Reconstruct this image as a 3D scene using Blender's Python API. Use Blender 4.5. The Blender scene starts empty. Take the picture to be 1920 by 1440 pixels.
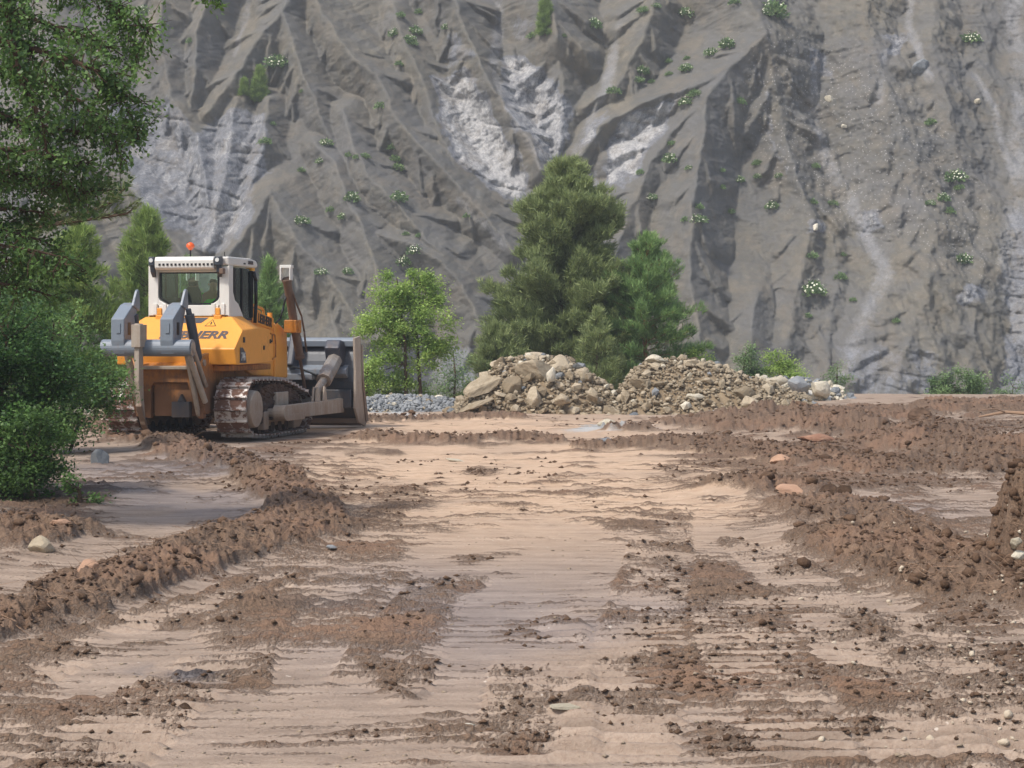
import bpy, bmesh, math, random
import numpy as np
from mathutils import Vector, Matrix, noise as mnoise
random.seed(7); np.random.seed(7)
C = bpy.context.scene.collection
SC = bpy.context.scene
R = math.radians

# ------------------------------------------------------------------ camera, sky, sun, exposure
FPX, VH, HC = 3600.0, 630.0, 1.9
cd = bpy.data.cameras.new('camera'); cam = bpy.data.objects.new('camera', cd); C.objects.link(cam)
cam.location = (0, 0, HC); cam.rotation_euler = (R(90), 0, 0)
cd.sensor_width = 36; cd.lens = 36*FPX/1920; cd.shift_y = -(720-VH)/1920
cd.clip_start = 0.1; cd.clip_end = 2000
SC.camera = cam
TO_SUN = Vector((-0.43, -0.38, 0.82)).normalized()
w = bpy.data.worlds.new('World'); SC.world = w; w.use_nodes = True
wn = w.node_tree.nodes; wl = w.node_tree.links
bg = wn['Background']; sky = wn.new('ShaderNodeTexSky'); sky.sky_type = 'NISHITA'; sky.sun_disc = False
sky.sun_elevation = math.asin(TO_SUN.z); sky.sun_rotation = math.atan2(TO_SUN.x, TO_SUN.y)
sky.air_density = 1.0; sky.dust_density = 3.0; sky.ozone_density = 1.0
wl.new(sky.outputs[0], bg.inputs[0]); bg.inputs[1].default_value = 0.15
sd = bpy.data.lights.new('sun', 'SUN'); sun = bpy.data.objects.new('sun', sd); C.objects.link(sun)
sd.energy = 2.6; sd.angle = R(5); sd.color = (1.0, 0.955, 0.90)
sun.rotation_euler = TO_SUN.to_track_quat('Z', 'Y').to_euler()
SC.view_settings.view_transform = 'Standard'; SC.view_settings.look = 'None'
SC.view_settings.exposure = 0.40; SC.view_settings.gamma = 1.0; SC.view_settings.use_curve_mapping = False

# ------------------------------------------------------------------ numpy noise
def _h(ix, iy, s):
    n = (ix.astype(np.int64)*374761393 + iy.astype(np.int64)*668265263 + s*982451653) & 0xffffffff
    n = ((n ^ (n >> 13))*1274126177) & 0xffffffff
    n = ((n ^ (n >> 16))*2246822519) & 0xffffffff
    return ((n ^ (n >> 15)) & 0xffff)/65535.0
def vn(x, y, s=0):
    x = np.asarray(x, float); y = np.asarray(y, float)
    ix = np.floor(x); iy = np.floor(y); fx = x-ix; fy = y-iy
    fx = fx*fx*(3-2*fx); fy = fy*fy*(3-2*fy)
    a = _h(ix, iy, s); b = _h(ix+1, iy, s); c = _h(ix, iy+1, s); d = _h(ix+1, iy+1, s)
    return (a+(b-a)*fx)+((c+(d-c)*fx)-(a+(b-a)*fx))*fy
def fbm(x, y, o=4, s=0, g=0.5):
    r = 0; a = 1; t = 0
    for i in range(o):
        r = r+a*vn(x+17.3*i, y-9.1*i, s+i*7); t += a; a *= g; x = x*2.03; y = y*2.03
    return r/t
def sstep(a, b, x):
    t = np.clip((x-a)/(b-a), 0, 1); return t*t*(3-2*t)
def seg_dist(X, Y, pts):
    best = np.full(X.shape, 1e9); S = np.zeros(X.shape); s0 = 0
    for (ax, ay), (bx, by) in zip(pts[:-1], pts[1:]):
        dx, dy = bx-ax, by-ay; L2 = dx*dx+dy*dy+1e-9
        t = np.clip(((X-ax)*dx+(Y-ay)*dy)/L2, 0, 1)
        d = np.hypot(X-ax-t*dx, Y-ay-t*dy); m = d < best
        best = np.where(m, d, best); S = np.where(m, s0+t*math.sqrt(L2), S); s0 += math.sqrt(L2)
    return best, S
def gp(u, v):                                   # photo measurement to a spot on the level ground
    y = FPX*HC/(v-VH); return ((u-960)*y/FPX, y)
def inpoly(X, Y, poly):
    c = np.zeros(X.shape, bool); j = len(poly)-1
    for i in range(len(poly)):
        xi, yi = poly[i]; xj, yj = poly[j]
        if yi != yj:
            c ^= ((yi > Y) != (yj > Y)) & (X < (xj-xi)*(Y-yi)/(yj-yi)+xi)
        j = i
    return c

# ------------------------------------------------------------------ objects and tags
def tag(o, label=None, cat=None, group=None, kind=None):
    if label: o['label'] = label
    if cat: o['category'] = cat
    if group: o['group'] = group
    if kind: o['kind'] = kind
    return o
def empty(name, loc=(0, 0, 0), rz=0):
    o = bpy.data.objects.new(name, None); C.objects.link(o); o.location = loc; o.rotation_euler = (0, 0, rz)
    o.empty_display_size = 0.3; return o
def link(name, me, mat=None, parent=None, loc=(0, 0, 0), rot=(0, 0, 0), scale=(1, 1, 1)):
    o = bpy.data.objects.new(name, me); C.objects.link(o)
    if mat is not None and len(me.materials) == 0:
        me.materials.append(mat)
    o.location = loc; o.rotation_euler = rot; o.scale = scale; o.parent = parent
    return o
def npmesh(name, V, F, smooth=False, attrs=None, nper=None):
    """V (n,3), F (m,k) array -> mesh; attrs: dict name -> (domain, array rgba)"""
    V = np.asarray(V, np.float32); F = np.asarray(F, np.int32); k = F.shape[1]
    me = bpy.data.meshes.new(name); me.vertices.add(len(V)); me.vertices.foreach_set('co', V.ravel())
    me.loops.add(F.size); me.loops.foreach_set('vertex_index', F.ravel())
    me.polygons.add(len(F)); me.polygons.foreach_set('loop_start', np.arange(0, F.size, k, dtype=np.int32))
    me.polygons.foreach_set('loop_total', np.full(len(F), k, np.int32))
    if smooth: me.polygons.foreach_set('use_smooth', np.ones(len(F), bool))
    me.update(calc_edges=True)
    for n, (dom, arr) in (attrs or {}).items():
        at = me.color_attributes.new(n, 'FLOAT_COLOR', dom); at.data.foreach_set('color', np.asarray(arr, np.float32).ravel())
    return me
def gridfaces(nr, nc):
    i = np.arange(nr-1)[:, None]*nc+np.arange(nc-1)[None, :]
    return np.stack([i, i+1, i+nc+1, i+nc], -1).reshape(-1, 4)

class MB:
    """collects shapes for ONE mesh"""
    def __init__(s): s.v = []; s.f = []
    def add(s, vs, fs):
        n = len(s.v); s.v += [tuple(v) for v in vs]; s.f += [tuple(i+n for i in f) for f in fs]; return s
    def box(s, x0, x1, y0, y1, z0, z1, M=None):
        vs = [(x, y, z) for x in (x0, x1) for y in (y0, y1) for z in (z0, z1)]
        if M: vs = [M @ Vector(v) for v in vs]
        return s.add(vs, [(0, 1, 3, 2), (4, 6, 7, 5), (0, 4, 5, 1), (2, 3, 7, 6), (0, 2, 6, 4), (1, 5, 7, 3)])
    def prism(s, poly, lo, hi, axis='y', M=None):
        def p(a, b, c):
            v = {'y': (a, c, b), 'x': (c, a, b), 'z': (a, b, c)}[axis]
            return M @ Vector(v) if M else v
        n = len(poly); vs = [p(a, b, lo) for a, b in poly]+[p(a, b, hi) for a, b in poly]
        fs = [tuple(range(n))[::-1], tuple(range(n, 2*n))]+[(i, (i+1) % n, n+(i+1) % n, n+i) for i in range(n)]
        return s.add(vs, fs)
    def tube(s, p0, p1, r0, r1=None, n=12, caps=True):
        p0 = Vector(p0); p1 = Vector(p1); r1 = r0 if r1 is None else r1
        d = (p1-p0).normalized(); a = d.orthogonal().normalized(); b = d.cross(a)
        vs = []
        for p, r in ((p0, r0), (p1, r1)):
            vs += [p+(a*math.cos(t)+b*math.sin(t))*r for t in [2*math.pi*i/n for i in range(n)]]
        fs = [(i, (i+1) % n, n+(i+1) % n, n+i) for i in range(n)]
        if caps: fs += [tuple(range(n))[::-1], tuple(range(n, 2*n))]
        return s.add(vs, fs)
    def path(s, pts, r, n=6):
        if not isinstance(r, (list, tuple)): r = [r]*len(pts)
        for a, b, ra, rb in zip(pts[:-1], pts[1:], r[:-1], r[1:]): s.tube(a, b, ra, rb, n)
        return s
    def build(s, name, mat, parent=None, bevel=0, smooth=False, **k):
        me = bpy.data.meshes.new(name); me.from_pydata(s.v, [], s.f)
        bm = bmesh.new(); bm.from_mesh(me); bmesh.ops.recalc_face_normals(bm, faces=bm.faces); bm.to_mesh(me); bm.free()
        if smooth:
            for p in me.polygons: p.use_smooth = True
        o = link(name, me, mat, parent, **k)
        if bevel:
            m = o.modifiers.new('bevel', 'BEVEL'); m.width = bevel; m.segments = 2; m.limit_method = 'ANGLE'; m.angle_limit = R(35)
        return o

# ------------------------------------------------------------------ materials
def lin(c):
    return tuple(((x/255+0.055)/1.055)**2.4 if x/255 > 0.04045 else x/255/12.92 for x in c)+(1,)
class NT:
    def __init__(s, name, rough=0.8, spec=0.3, metal=0):
        s.m = bpy.data.materials.new(name); s.m.use_nodes = True; s.t = s.m.node_tree; s.n = s.t.nodes
        s.b = s.n['Principled BSDF']; s.b.inputs['Roughness'].default_value = rough
        s.b.inputs['Specular IOR Level'].default_value = spec; s.b.inputs['Metallic'].default_value = metal
        s.tc = s.n.new('ShaderNodeTexCoord')
    def L(s, a, b): s.t.links.new(a, b)
    def noise(s, scale, det=4, rough=.55, vec=None, dist=0):
        n = s.n.new('ShaderNodeTexNoise'); n.inputs['Scale'].default_value = scale; n.inputs['Detail'].default_value = det
        n.inputs['Roughness'].default_value = rough; n.inputs['Distortion'].default_value = dist
        s.L(vec or s.tc.outputs['Object'], n.inputs['Vector']); return n.outputs['Fac']
    def vor(s, scale, vec=None, out='Distance', feat='F1'):
        n = s.n.new('ShaderNodeTexVoronoi'); n.inputs['Scale'].default_value = scale; n.feature = feat
        s.L(vec or s.tc.outputs['Object'], n.inputs['Vector']); return n.outputs[out]
    def mapv(s, sc, rot=(0, 0, 0), src=None):
        n = s.n.new('ShaderNodeMapping'); n.inputs['Scale'].default_value = sc; n.inputs['Rotation'].default_value = rot
        s.L(src or s.tc.outputs['Object'], n.inputs['Vector']); return n.outputs[0]
    def ramp(s, x, a, b, lo=0., hi=1.):
        n = s.n.new('ShaderNodeMapRange'); s.L(x, n.inputs[0])
        for i, v in zip((1, 2, 3, 4), (a, b, lo, hi)): n.inputs[i].default_value = v
        return n.outputs[0]
    def math(s, op, a, b=None):
        n = s.n.new('ShaderNodeMath'); n.operation = op
        for i, q in enumerate((a, b)):
            if q is None: continue
            if isinstance(q, (int, float)): n.inputs[i].default_value = q
            else: s.L(q, n.inputs[i])
        return n.outputs[0]
    def mix(s, fac, a, b, mode='MIX'):
        n = s.n.new('ShaderNodeMix'); n.data_type = 'RGBA'; n.blend_type = mode
        for idx, q in ((0, fac), (6, a), (7, b)):
            if isinstance(q, (int, float)): n.inputs[idx].default_value = q
            elif isinstance(q, tuple): n.inputs[idx].default_value = q
            else: s.L(q, n.inputs[idx])
        return n.outputs[2]
    def attr(s, name):
        n = s.n.new('ShaderNodeAttribute'); n.attribute_name = name
        q = s.n.new('ShaderNodeSeparateColor'); s.L(n.outputs['Color'], q.inputs[0])
        return q.outputs[0], q.outputs[1], q.outputs[2], n.outputs['Alpha']
    def objrand(s):
        return s.n.new('ShaderNodeObjectInfo').outputs['Random']
    def color(s, c):
        if isinstance(c, tuple): s.b.inputs['Base Color'].default_value = c
        else: s.L(c, s.b.inputs['Base Color'])
    def rough(s, x): s.L(x, s.b.inputs['Roughness'])
    def bump(s, h, st=0.5, dist=0.02):
        n = s.n.new('ShaderNodeBump'); n.inputs['Strength'].default_value = st; n.inputs['Distance'].default_value = dist
        s.L(h, n.inputs['Height']); s.L(n.outputs[0], s.b.inputs['Normal'])

def dirty_paint(name, col, dirt=(120, 90, 68), amt=0.35, lowz=1.0, rough=.42, metal=0, spec=.4):
    t = NT(name, rough, spec, metal)
    n1 = t.noise(2.3, 6, .65); n2 = t.noise(22, 4, .6); n3 = t.noise(9, 5, .7, t.mapv((1, 1, .18)))
    sep = t.n.new('ShaderNodeSeparateXYZ'); t.L(t.tc.outputs['Object'], sep.inputs[0])
    low = t.ramp(sep.outputs[2], lowz+.5, lowz-.5, 0, .34)
    s = t.math('ADD', t.math('ADD', t.math('MULTIPLY', n1, .6), t.math('MULTIPLY', n3, .4)), low)
    s = t.math('ADD', s, t.math('MULTIPLY', t.math('SUBTRACT', n2, .5), .25))
    f = t.ramp(s, .62-amt*.4, .95-amt*.4, 0, .9)
    c0 = t.mix(t.ramp(n1, .3, .7), tuple(x*.88 for x in lin(col)[:3])+(1,), lin(col))
    t.color(t.mix(f, c0, lin(dirt))); t.rough(t.ramp(f, 0, 1, rough, .85)); t.bump(n2, .12, .01)
    return t.m
M = {}
M['yellow'] = dirty_paint('yellow_paint', (240, 163, 62), amt=.2, lowz=.75)
M['yellow_dirty'] = dirty_paint('muddy_yellow_paint', (205, 128, 30), dirt=(104, 76, 56), amt=.6, lowz=1.0)
M['white'] = dirty_paint('white_paint', (226, 223, 214), dirt=(150, 135, 115), amt=.08, lowz=.5)
M['grey'] = dirty_paint('grey_paint', (126, 135, 144), dirt=(118, 98, 82), amt=.22, lowz=.9)
M['dgrey'] = dirty_paint('dark_grey_paint', (62, 68, 76), dirt=(98, 84, 74), amt=.2, lowz=.6)
M['steel'] = dirty_paint('worn_steel', (168, 160, 150), dirt=(130, 108, 90), amt=.45, lowz=.9, rough=.38, metal=.5)
M['mudsteel'] = dirty_paint('muddy_steel', (176, 164, 148), dirt=(140, 116, 96), amt=.5, lowz=.4, rough=.6)
M['black'] = dirty_paint('black_rubber', (22, 23, 25), dirt=(90, 78, 66), amt=.05, lowz=0, rough=.5)
M['brownhose'] = dirty_paint('dusty_cylinder', (120, 98, 82), dirt=(92, 70, 54), amt=.5, lowz=1, rough=.6)
M['chrome'] = dirty_paint('rod_chrome', (170, 168, 162), dirt=(130, 108, 90), amt=.3, rough=.3, metal=.8)
M['decal'] = dirty_paint('decal_grey', (64, 66, 74), amt=.1, lowz=0)
M['decal_black'] = dirty_paint('decal_black', (30, 28, 28), amt=.05, lowz=0)
M['decal_white'] = dirty_paint('decal_white', (220, 220, 215), amt=.05, lowz=0)
M['warn'] = dirty_paint('warning_yellow', (235, 170, 60), amt=.05, lowz=0)
M['mud'] = dirty_paint('caked_mud', (92, 66, 50), dirt=(62, 46, 38), amt=.6, lowz=.6, rough=.9)
def track_mat():
    t = NT('muddy_track_shoe', .5, .5, .35)
    n1 = t.noise(7, 6, .7); n2 = t.noise(40, 4, .6); r = t.objrand()
    f = t.ramp(t.math('ADD', n1, t.math('MULTIPLY', r, .12)), .5, .58, 0, 1)
    t.color(t.mix(f, lin((176, 170, 165)), t.mix(n2, lin((88, 62, 50)), lin((124, 92, 76)))))
    t.rough(t.ramp(f, 0, 1, .32, .85)); t.bump(t.math('ADD', n1, t.math('MULTIPLY', n2, .3)), .7, .03); return t.m
M['track'] = track_mat()
def plain(name, col, rough=.5, spec=.4, metal=0, emit=None):
    t = NT(name, rough, spec, metal); n = t.noise(14, 3)
    t.color(t.mix(n, tuple(x*.85 for x in lin(col)[:3])+(1,), tuple(min(1, x*1.12) for x in lin(col)[:3])+(1,))); return t.m
M['beacon'] = plain('orange_beacon', (235, 96, 30), .15, .6)
M['seat'] = plain('seat_fabric', (34, 36, 40), .9)
M['vest'] = plain('green_vest', (90, 235, 60), .8)
M['skin'] = plain('skin', (190, 140, 112), .6)
M['hair'] = plain('dark_hair', (50, 38, 30), .8)
M['trouser'] = plain('navy_trousers', (40, 48, 66), .9)
M['interior'] = plain('cab_interior', (70, 76, 80), .8)
def glass():
    m = bpy.data.materials.new('tinted_glass'); m.use_nodes = True; t = m.node_tree; n = t.nodes; n.clear()
    o = n.new('ShaderNodeOutputMaterial'); tr = n.new('ShaderNodeBsdfTransparent'); gl = n.new('ShaderNodeBsdfGlossy')
    tr.inputs[0].default_value = (.84, .93, .89, 1); gl.inputs['Roughness'].default_value = .04; gl.inputs[0].default_value = (.9, 1, .97, 1)
    fr = n.new('ShaderNodeFresnel'); fr.inputs[0].default_value = 1.6
    mx = n.new('ShaderNodeMixShader'); t.links.new(fr.outputs[0], mx.inputs[0])
    t.links.new(tr.outputs[0], mx.inputs[1]); t.links.new(gl.outputs[0], mx.inputs[2]); t.links.new(mx.outputs[0], o.inputs[0]); return m
M['glass'] = glass()

def ground_mat():
    t = NT('churned_mud', .85, .25)
    rg, sunlit_sand, shaded_wet, pale = t.attr('soil'); blue, tread, _, _ = t.attr('soil2')
    big = t.noise(.55, 5, .6); mid = t.noise(4.5, 6, .65); fine = t.noise(45, 4, .65); micro = t.noise(160, 3, .6)
    street = t.noise(3.2, 5, .6, t.mapv((.35, 1.6, 1)))
    base = t.mix(t.ramp(street, .3, .7), lin((138, 121, 105)), lin((178, 158, 139)))
    base = t.mix(t.ramp(fine, .42, .75, 0, .45), base, lin((118, 92, 74)))
    sunlit_sandc = t.mix(t.ramp(mid, .3, .7), lin((184, 153, 124)), lin((214, 186, 157)))  # sand colour with the sunlit brightness painted in
    c = t.mix(t.math('MULTIPLY', sunlit_sand, .85), base, sunlit_sandc)
    shaded_wetc = t.mix(t.ramp(street, .3, .7), lin((124, 112, 106)), lin((158, 145, 136)))  # damp mud colour, greyed to paint in cloud and tree shade
    c = t.mix(t.math('MULTIPLY', shaded_wet, .9), c, shaded_wetc)
    # pale stone chips pressed into the mud
    chips = t.ramp(t.vor(11), .13, .08, 0, 1); sel = t.ramp(t.noise(9, 2), .55, .62)
    c = t.mix(t.math('MULTIPLY', t.math('MULTIPLY', chips, sel), .7), c, lin((214, 202, 186)))
    rr = t.math('ADD', rg, t.math('MULTIPLY', t.math('SUBTRACT', mid, .5), .35))
    rr = t.math('ADD', rr, t.math('MULTIPLY', t.math('SUBTRACT', fine, .5), 1.1))
    rf = t.ramp(rr, .30, .70, 0, .92)
    soil = t.mix(t.ramp(fine, .3, .7), lin((84, 67, 53)), lin((134, 109, 88)))
    soil = t.mix(t.ramp(big, .48, .62, 0, .6), soil, lin((142, 110, 87)))
    soil = t.mix(t.ramp(mid, .5, .75, 0, .5), soil, lin((156, 132, 110)))
    soil = t.mix(t.ramp(micro, .6, .72, 0, .5), soil, lin((176, 148, 122)))
    c = t.mix(rf, c, soil)
    pf = t.ramp(t.math('ADD', pale, t.math('MULTIPLY', t.math('SUBTRACT', fine, .5), 1.2)), .4, .6)
    c = t.mix(pf, c, t.mix(fine, lin((140, 140, 138)), lin((205, 203, 196))))
    c = t.mix(t.math('MULTIPLY', blue, .9), c, lin((72, 78, 88)))
    t.color(c)
    ro = t.ramp(shaded_wet, 0, 1, .88, .5); ro = t.math('SUBTRACT', ro, t.math('MULTIPLY', blue, .3)); t.rough(ro)
    h = t.math('ADD', t.math('MULTIPLY', mid, t.ramp(rf, 0, 1, .3, 1.4)), t.math('MULTIPLY', fine, t.ramp(rf, 0, 1, .22, .9)))
    h = t.math('ADD', h, t.math('MULTIPLY', micro, .12)); t.bump(h, .75, .05)
    return t.m
M['ground'] = ground_mat()
def clod_mat():
    t = NT('earth_clod', .95, .15); r = t.noise(1.7, 3); n = t.noise(60, 5, .7)
    c = t.mix(t.ramp(r, .35, .65), lin((96, 77, 61)), lin((138, 112, 90)))
    t.color(t.mix(t.ramp(n, .3, .7, 0, .6), c, lin((84, 62, 50)))); t.bump(n, .9, .03); return t.m
M['clod'] = clod_mat()
def rock_mat(name, a, b, c3, bump=.6):
    t = NT(name, .9, .2); r = t.objrand(); n = t.noise(3.2, 5, .6); n2 = t.noise(24, 5, .7)
    col = t.mix(t.ramp(t.math('ADD', n, t.math('MULTIPLY', t.math('SUBTRACT', r, .5), .6)), .3, .7), lin(a), lin(b))
    col = t.mix(t.ramp(n2, .5, .75, 0, .55), col, lin(c3)); t.color(col)
    t.bump(t.math('ADD', t.math('MULTIPLY', n, .8), t.math('MULTIPLY', n2, .4)), bump, .04); return t.m
M['rock'] = rock_mat('buff_limestone', (134, 120, 98), (180, 166, 142), (112, 100, 82))
M['rock_pale'] = rock_mat('pale_limestone', (178, 168, 146), (214, 206, 186), (150, 138, 116))
M['cobble'] = rock_mat('dusty_cobble', (148, 132, 112), (190, 176, 154), (120, 100, 82))
M['rock_grey'] = rock_mat('grey_marl', (110, 114, 116), (150, 152, 152), (90, 92, 94))
M['rock_red'] = rock_mat('reddish_stone', (150, 112, 90), (186, 150, 124), (112, 82, 66))
M['heap'] = rock_mat('rubble_soil', (120, 104, 82), (154, 136, 110), (90, 76, 62), 1.)
M['gravel'] = rock_mat('pale_gravel', (160, 160, 156), (205, 203, 196), (120, 120, 120), .9)

def cliff_mat():
    t = NT('marl_badland', .92, .12)
    rock, scree, tone, dark = t.attr('cl')
    big = t.noise(.12, 5, .6); mid = t.noise(.9, 7, .68); fine = t.noise(6, 6, .7)
    strv = t.noise(1.3, 7, .7, t.mapv((1, 1, .28), (0, R(8), 0)))
    soil = t.mix(t.ramp(mid, .3, .7), lin((98, 94, 80)), lin((138, 131, 113)))
    soil = t.mix(t.ramp(big, .35, .65), soil, lin((112, 110, 106)))
    soil = t.mix(t.ramp(tone, 0, 1, .0, .8), lin((98, 97, 92)), soil)
    rk = t.math('ADD', rock, t.math('MULTIPLY', t.math('SUBTRACT', strv, .5), .95))
    rk = t.math('ADD', rk, t.math('MULTIPLY', t.math('SUBTRACT', fine, .5), .35))
    grey = t.mix(t.ramp(fine, .3, .7), lin((108, 110, 114)), lin((142, 144, 148)))
    white = t.mix(t.ramp(fine, .35, .65), lin((160, 160, 160)), lin((208, 206, 202)))
    c = t.mix(t.ramp(rk, .22, .42), soil, grey); c = t.mix(t.ramp(rk, .52, .78), c, white)
    # dark joints in the bare rock
    crack = t.ramp(t.vor(1.1, t.mapv((1, 1, .5), (0, R(20), 0)), feat='DISTANCE_TO_EDGE'), .0, .035, 1, 0)
    cf = t.math('MULTIPLY', t.math('MULTIPLY', crack, t.ramp(rock, .3, .6)), t.ramp(mid, .45, .6, 0, .6))
    c = t.mix(cf, c, lin((96, 94, 94)))
    sf = t.ramp(t.math('ADD', scree, t.math('MULTIPLY', t.math('SUBTRACT', fine, .5), 1.3)), .25, .9, 0, .7)
    c = t.mix(sf, c, lin((158, 158, 159)))
    sp = t.math('MULTIPLY', t.ramp(t.vor(3.8), .24, .12), t.ramp(t.math('ADD', dark, t.math('MULTIPLY', mid, .5)), .55, .8))
    c = t.mix(t.math('MULTIPLY', sp, .75), c, lin((196, 192, 186)))
    s2 = t.noise(1.9, 6, .7, t.mapv((1, 1, .22), (0, R(-14), 0))); c = t.mix(t.ramp(s2, .42, .62, .24, 0), c, lin((92, 90, 88))); c = t.mix(t.ramp(s2, .55, .75, 0, .24), c, lin((164, 158, 148)))
    pat = t.noise(.45, 5, .7); c = t.mix(t.ramp(pat, .5, .62, 0, .35), c, lin((128, 118, 102))); c = t.mix(t.ramp(pat, .5, .38, 0, .25), c, lin((114, 115, 117)))
    grain = t.noise(19, 4, .7); c = t.mix(t.ramp(grain, .35, .65, .22, 0), c, lin((84, 82, 80))); c = t.mix(t.ramp(grain, .6, .75, 0, .3), c, lin((168, 164, 158)))
    t.color(c)
    h = t.math('ADD', t.math('MULTIPLY', mid, 1.), t.math('ADD', t.math('MULTIPLY', fine, .35), t.math('MULTIPLY', strv, t.ramp(rock, .2, .7, .5, 1.6))))
    t.bump(h, .45, .22); return t.m
M['cliff'] = cliff_mat()

def leaf_mat(name, a, b, rough=.55, trans=.25):
    t = NT(name, rough, .3); at = t.attr('tint')
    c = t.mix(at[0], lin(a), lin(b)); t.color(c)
    tl = t.n.new('ShaderNodeBsdfTranslucent'); t.L(t.mix(.5, c, lin(b)), tl.inputs[0])
    mx = t.n.new('ShaderNodeMixShader'); mx.inputs[0].default_value = trans
    t.L(t.b.outputs[0], mx.inputs[1]); t.L(tl.outputs[0], mx.inputs[2]); t.L(mx.outputs[0], t.n['Material Output'].inputs[0]); return t.m
M['pine_n'] = leaf_mat('pine_needles', (88, 104, 64), (166, 178, 118))
M['pine_g'] = leaf_mat('green_pine_needles', (76, 106, 64), (154, 184, 112))
M['pine_y'] = leaf_mat('yellow_green_needles', (88, 114, 56), (160, 182, 98))
M['oak_l'] = leaf_mat('oak_leaves', (50, 76, 44), (126, 160, 86), .45, .35)
M['holly'] = leaf_mat('dark_shrub_leaves', (44, 74, 44), (104, 142, 74), .4)
M['poplar'] = leaf_mat('fresh_leaves', (104, 138, 66), (186, 208, 118), .5, .4)
M['shrubl'] = leaf_mat('small_shrub_leaves', (72, 102, 62), (144, 168, 112))
M['flower'] = plain('cream_flowers', (222, 222, 196), .8)
M['bark'] = rock_mat('bark', (84, 66, 54), (112, 92, 76), (58, 46, 38))
M['barkred'] = rock_mat('reddish_bark', (122, 82, 60), (146, 104, 78), (82, 58, 44))
M['twig'] = plain('dry_twigs', (150, 122, 98), .9)

# ================================================================== GROUND
def gpl(pts): return [gp(u, v) for u, v in pts]
WIND = [  # windrows of loose earth: photo points, half width, height
    ([(60, 800), (190, 808), (300, 838), (400, 866), (500, 900), (568, 950), (556, 1000), (470, 1030), (400, 1045), (320, 1075), (230, 1105), (100, 1150), (-80, 1195)], .36, .21),
    ([(1430, 915), (1560, 968), (1650, 1020), (1740, 1080), (1850, 1120), (2050, 1150)], .55, .30),
    ([(1280, 830), (1420, 845), (1560, 868), (1700, 880), (1860, 880)], 1.0, .10),
    ([(1500, 800), (1640, 815), (1760, 830), (1880, 860)], 1.3, .42),
    ([(1380, 800), (1560, 785), (1750, 775), (1960, 772)], 1.8, .26),
    ([(600, 812), (720, 826), (860, 832), (1000, 826), (1120, 840), (1260, 838)], .3, .09),
    ([(640, 796), (800, 786), (960, 784)], .3, .07),
    ([(40, 1010), (-60, 1040)], .5, .22)]
PATCH = [  # low churned patches: centre, radii (photo), strength
    (740, 930, 120, 34, .8), (430, 1200, 95, 36, .68), (770, 1185, 140, 36, .62), (1370, 1165, 230, 48, .85), (1290, 1285, 140, 52, .8), (1530, 1265, 140, 46, .72),
    (1310, 1076, 125, 24, .9), (1210, 985, 42, 14, 1), (900, 886, 42, 10, 1), (170, 1335, 180, 26, .68), (985, 1392, 110, 34, .7), (1420, 1395, 190, 48, .7),
    (1770, 1290, 170, 70, .7), (620, 940, 90, 50, .7), (650, 1040, 120, 20, .5), (130, 1215, 180, 26, .5), (1480, 1110, 160, 18, .5), (880, 1052, 60, 9, .9),
    (1350, 870, 130, 30, .7), (1050, 930, 60, 8, .6), (1530, 915, 130, 40, .9), (1800, 1180, 160, 60, .9), (1640, 830, 230, 36, 1.0), (1500, 880, 110, 26, .95), (1840, 800, 160, 22, .9), (1700, 905, 200, 14, .8), (1880, 1060, 90, 60, 1.0), (1400, 810, 110, 16, .8), (1900, 1240, 120, 60, .8), (640, 1385, 170, 24, .45), (500, 1140, 180, 14, .6), (1640, 1180, 130, 40, .75),
    (60, 1290, 120, 20, .35), (1000, 1185, 100, 24, .5), (1700, 905, 170, 16, .7), (1660, 1360, 160, 22, .45), (300, 900, 60, 12, .5), (90, 960, 120, 50, .9), (180, 1010, 140, 18, .6), (1230, 905, 60, 10, .5), (520, 850, 60, 14, .8), (560, 826, 90, 12, .9)]
TREADS = [  # crawler prints: photo polyline, half width
    ([(1150, 1440), (1190, 1250), (1230, 1080), (1250, 960)], .30), ([(1760, 1440), (1620, 1240), (1500, 1100), (1400, 1010)], .30),
    ([(1500, 1440), (1420, 1260), (1370, 1130)], .32), ([(-60, 1300), (200, 1190), (420, 1118), (600, 1080)], .30), ([(700, 1300), (770, 1180), (850, 1090)], .30),
    ([(690, 990), (750, 920), (800, 870)], .32), ([(400, 1300), (440, 1200), (500, 1130)], .3), ([(150, 1440), (260, 1340), (380, 1270)], .3), ([(1900, 1440), (1800, 1280), (1680, 1160)], .3), ([(1000, 1440), (1010, 1330), (1020, 1180)], .3)]
MOUND = (5.02, 14.6)
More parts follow.
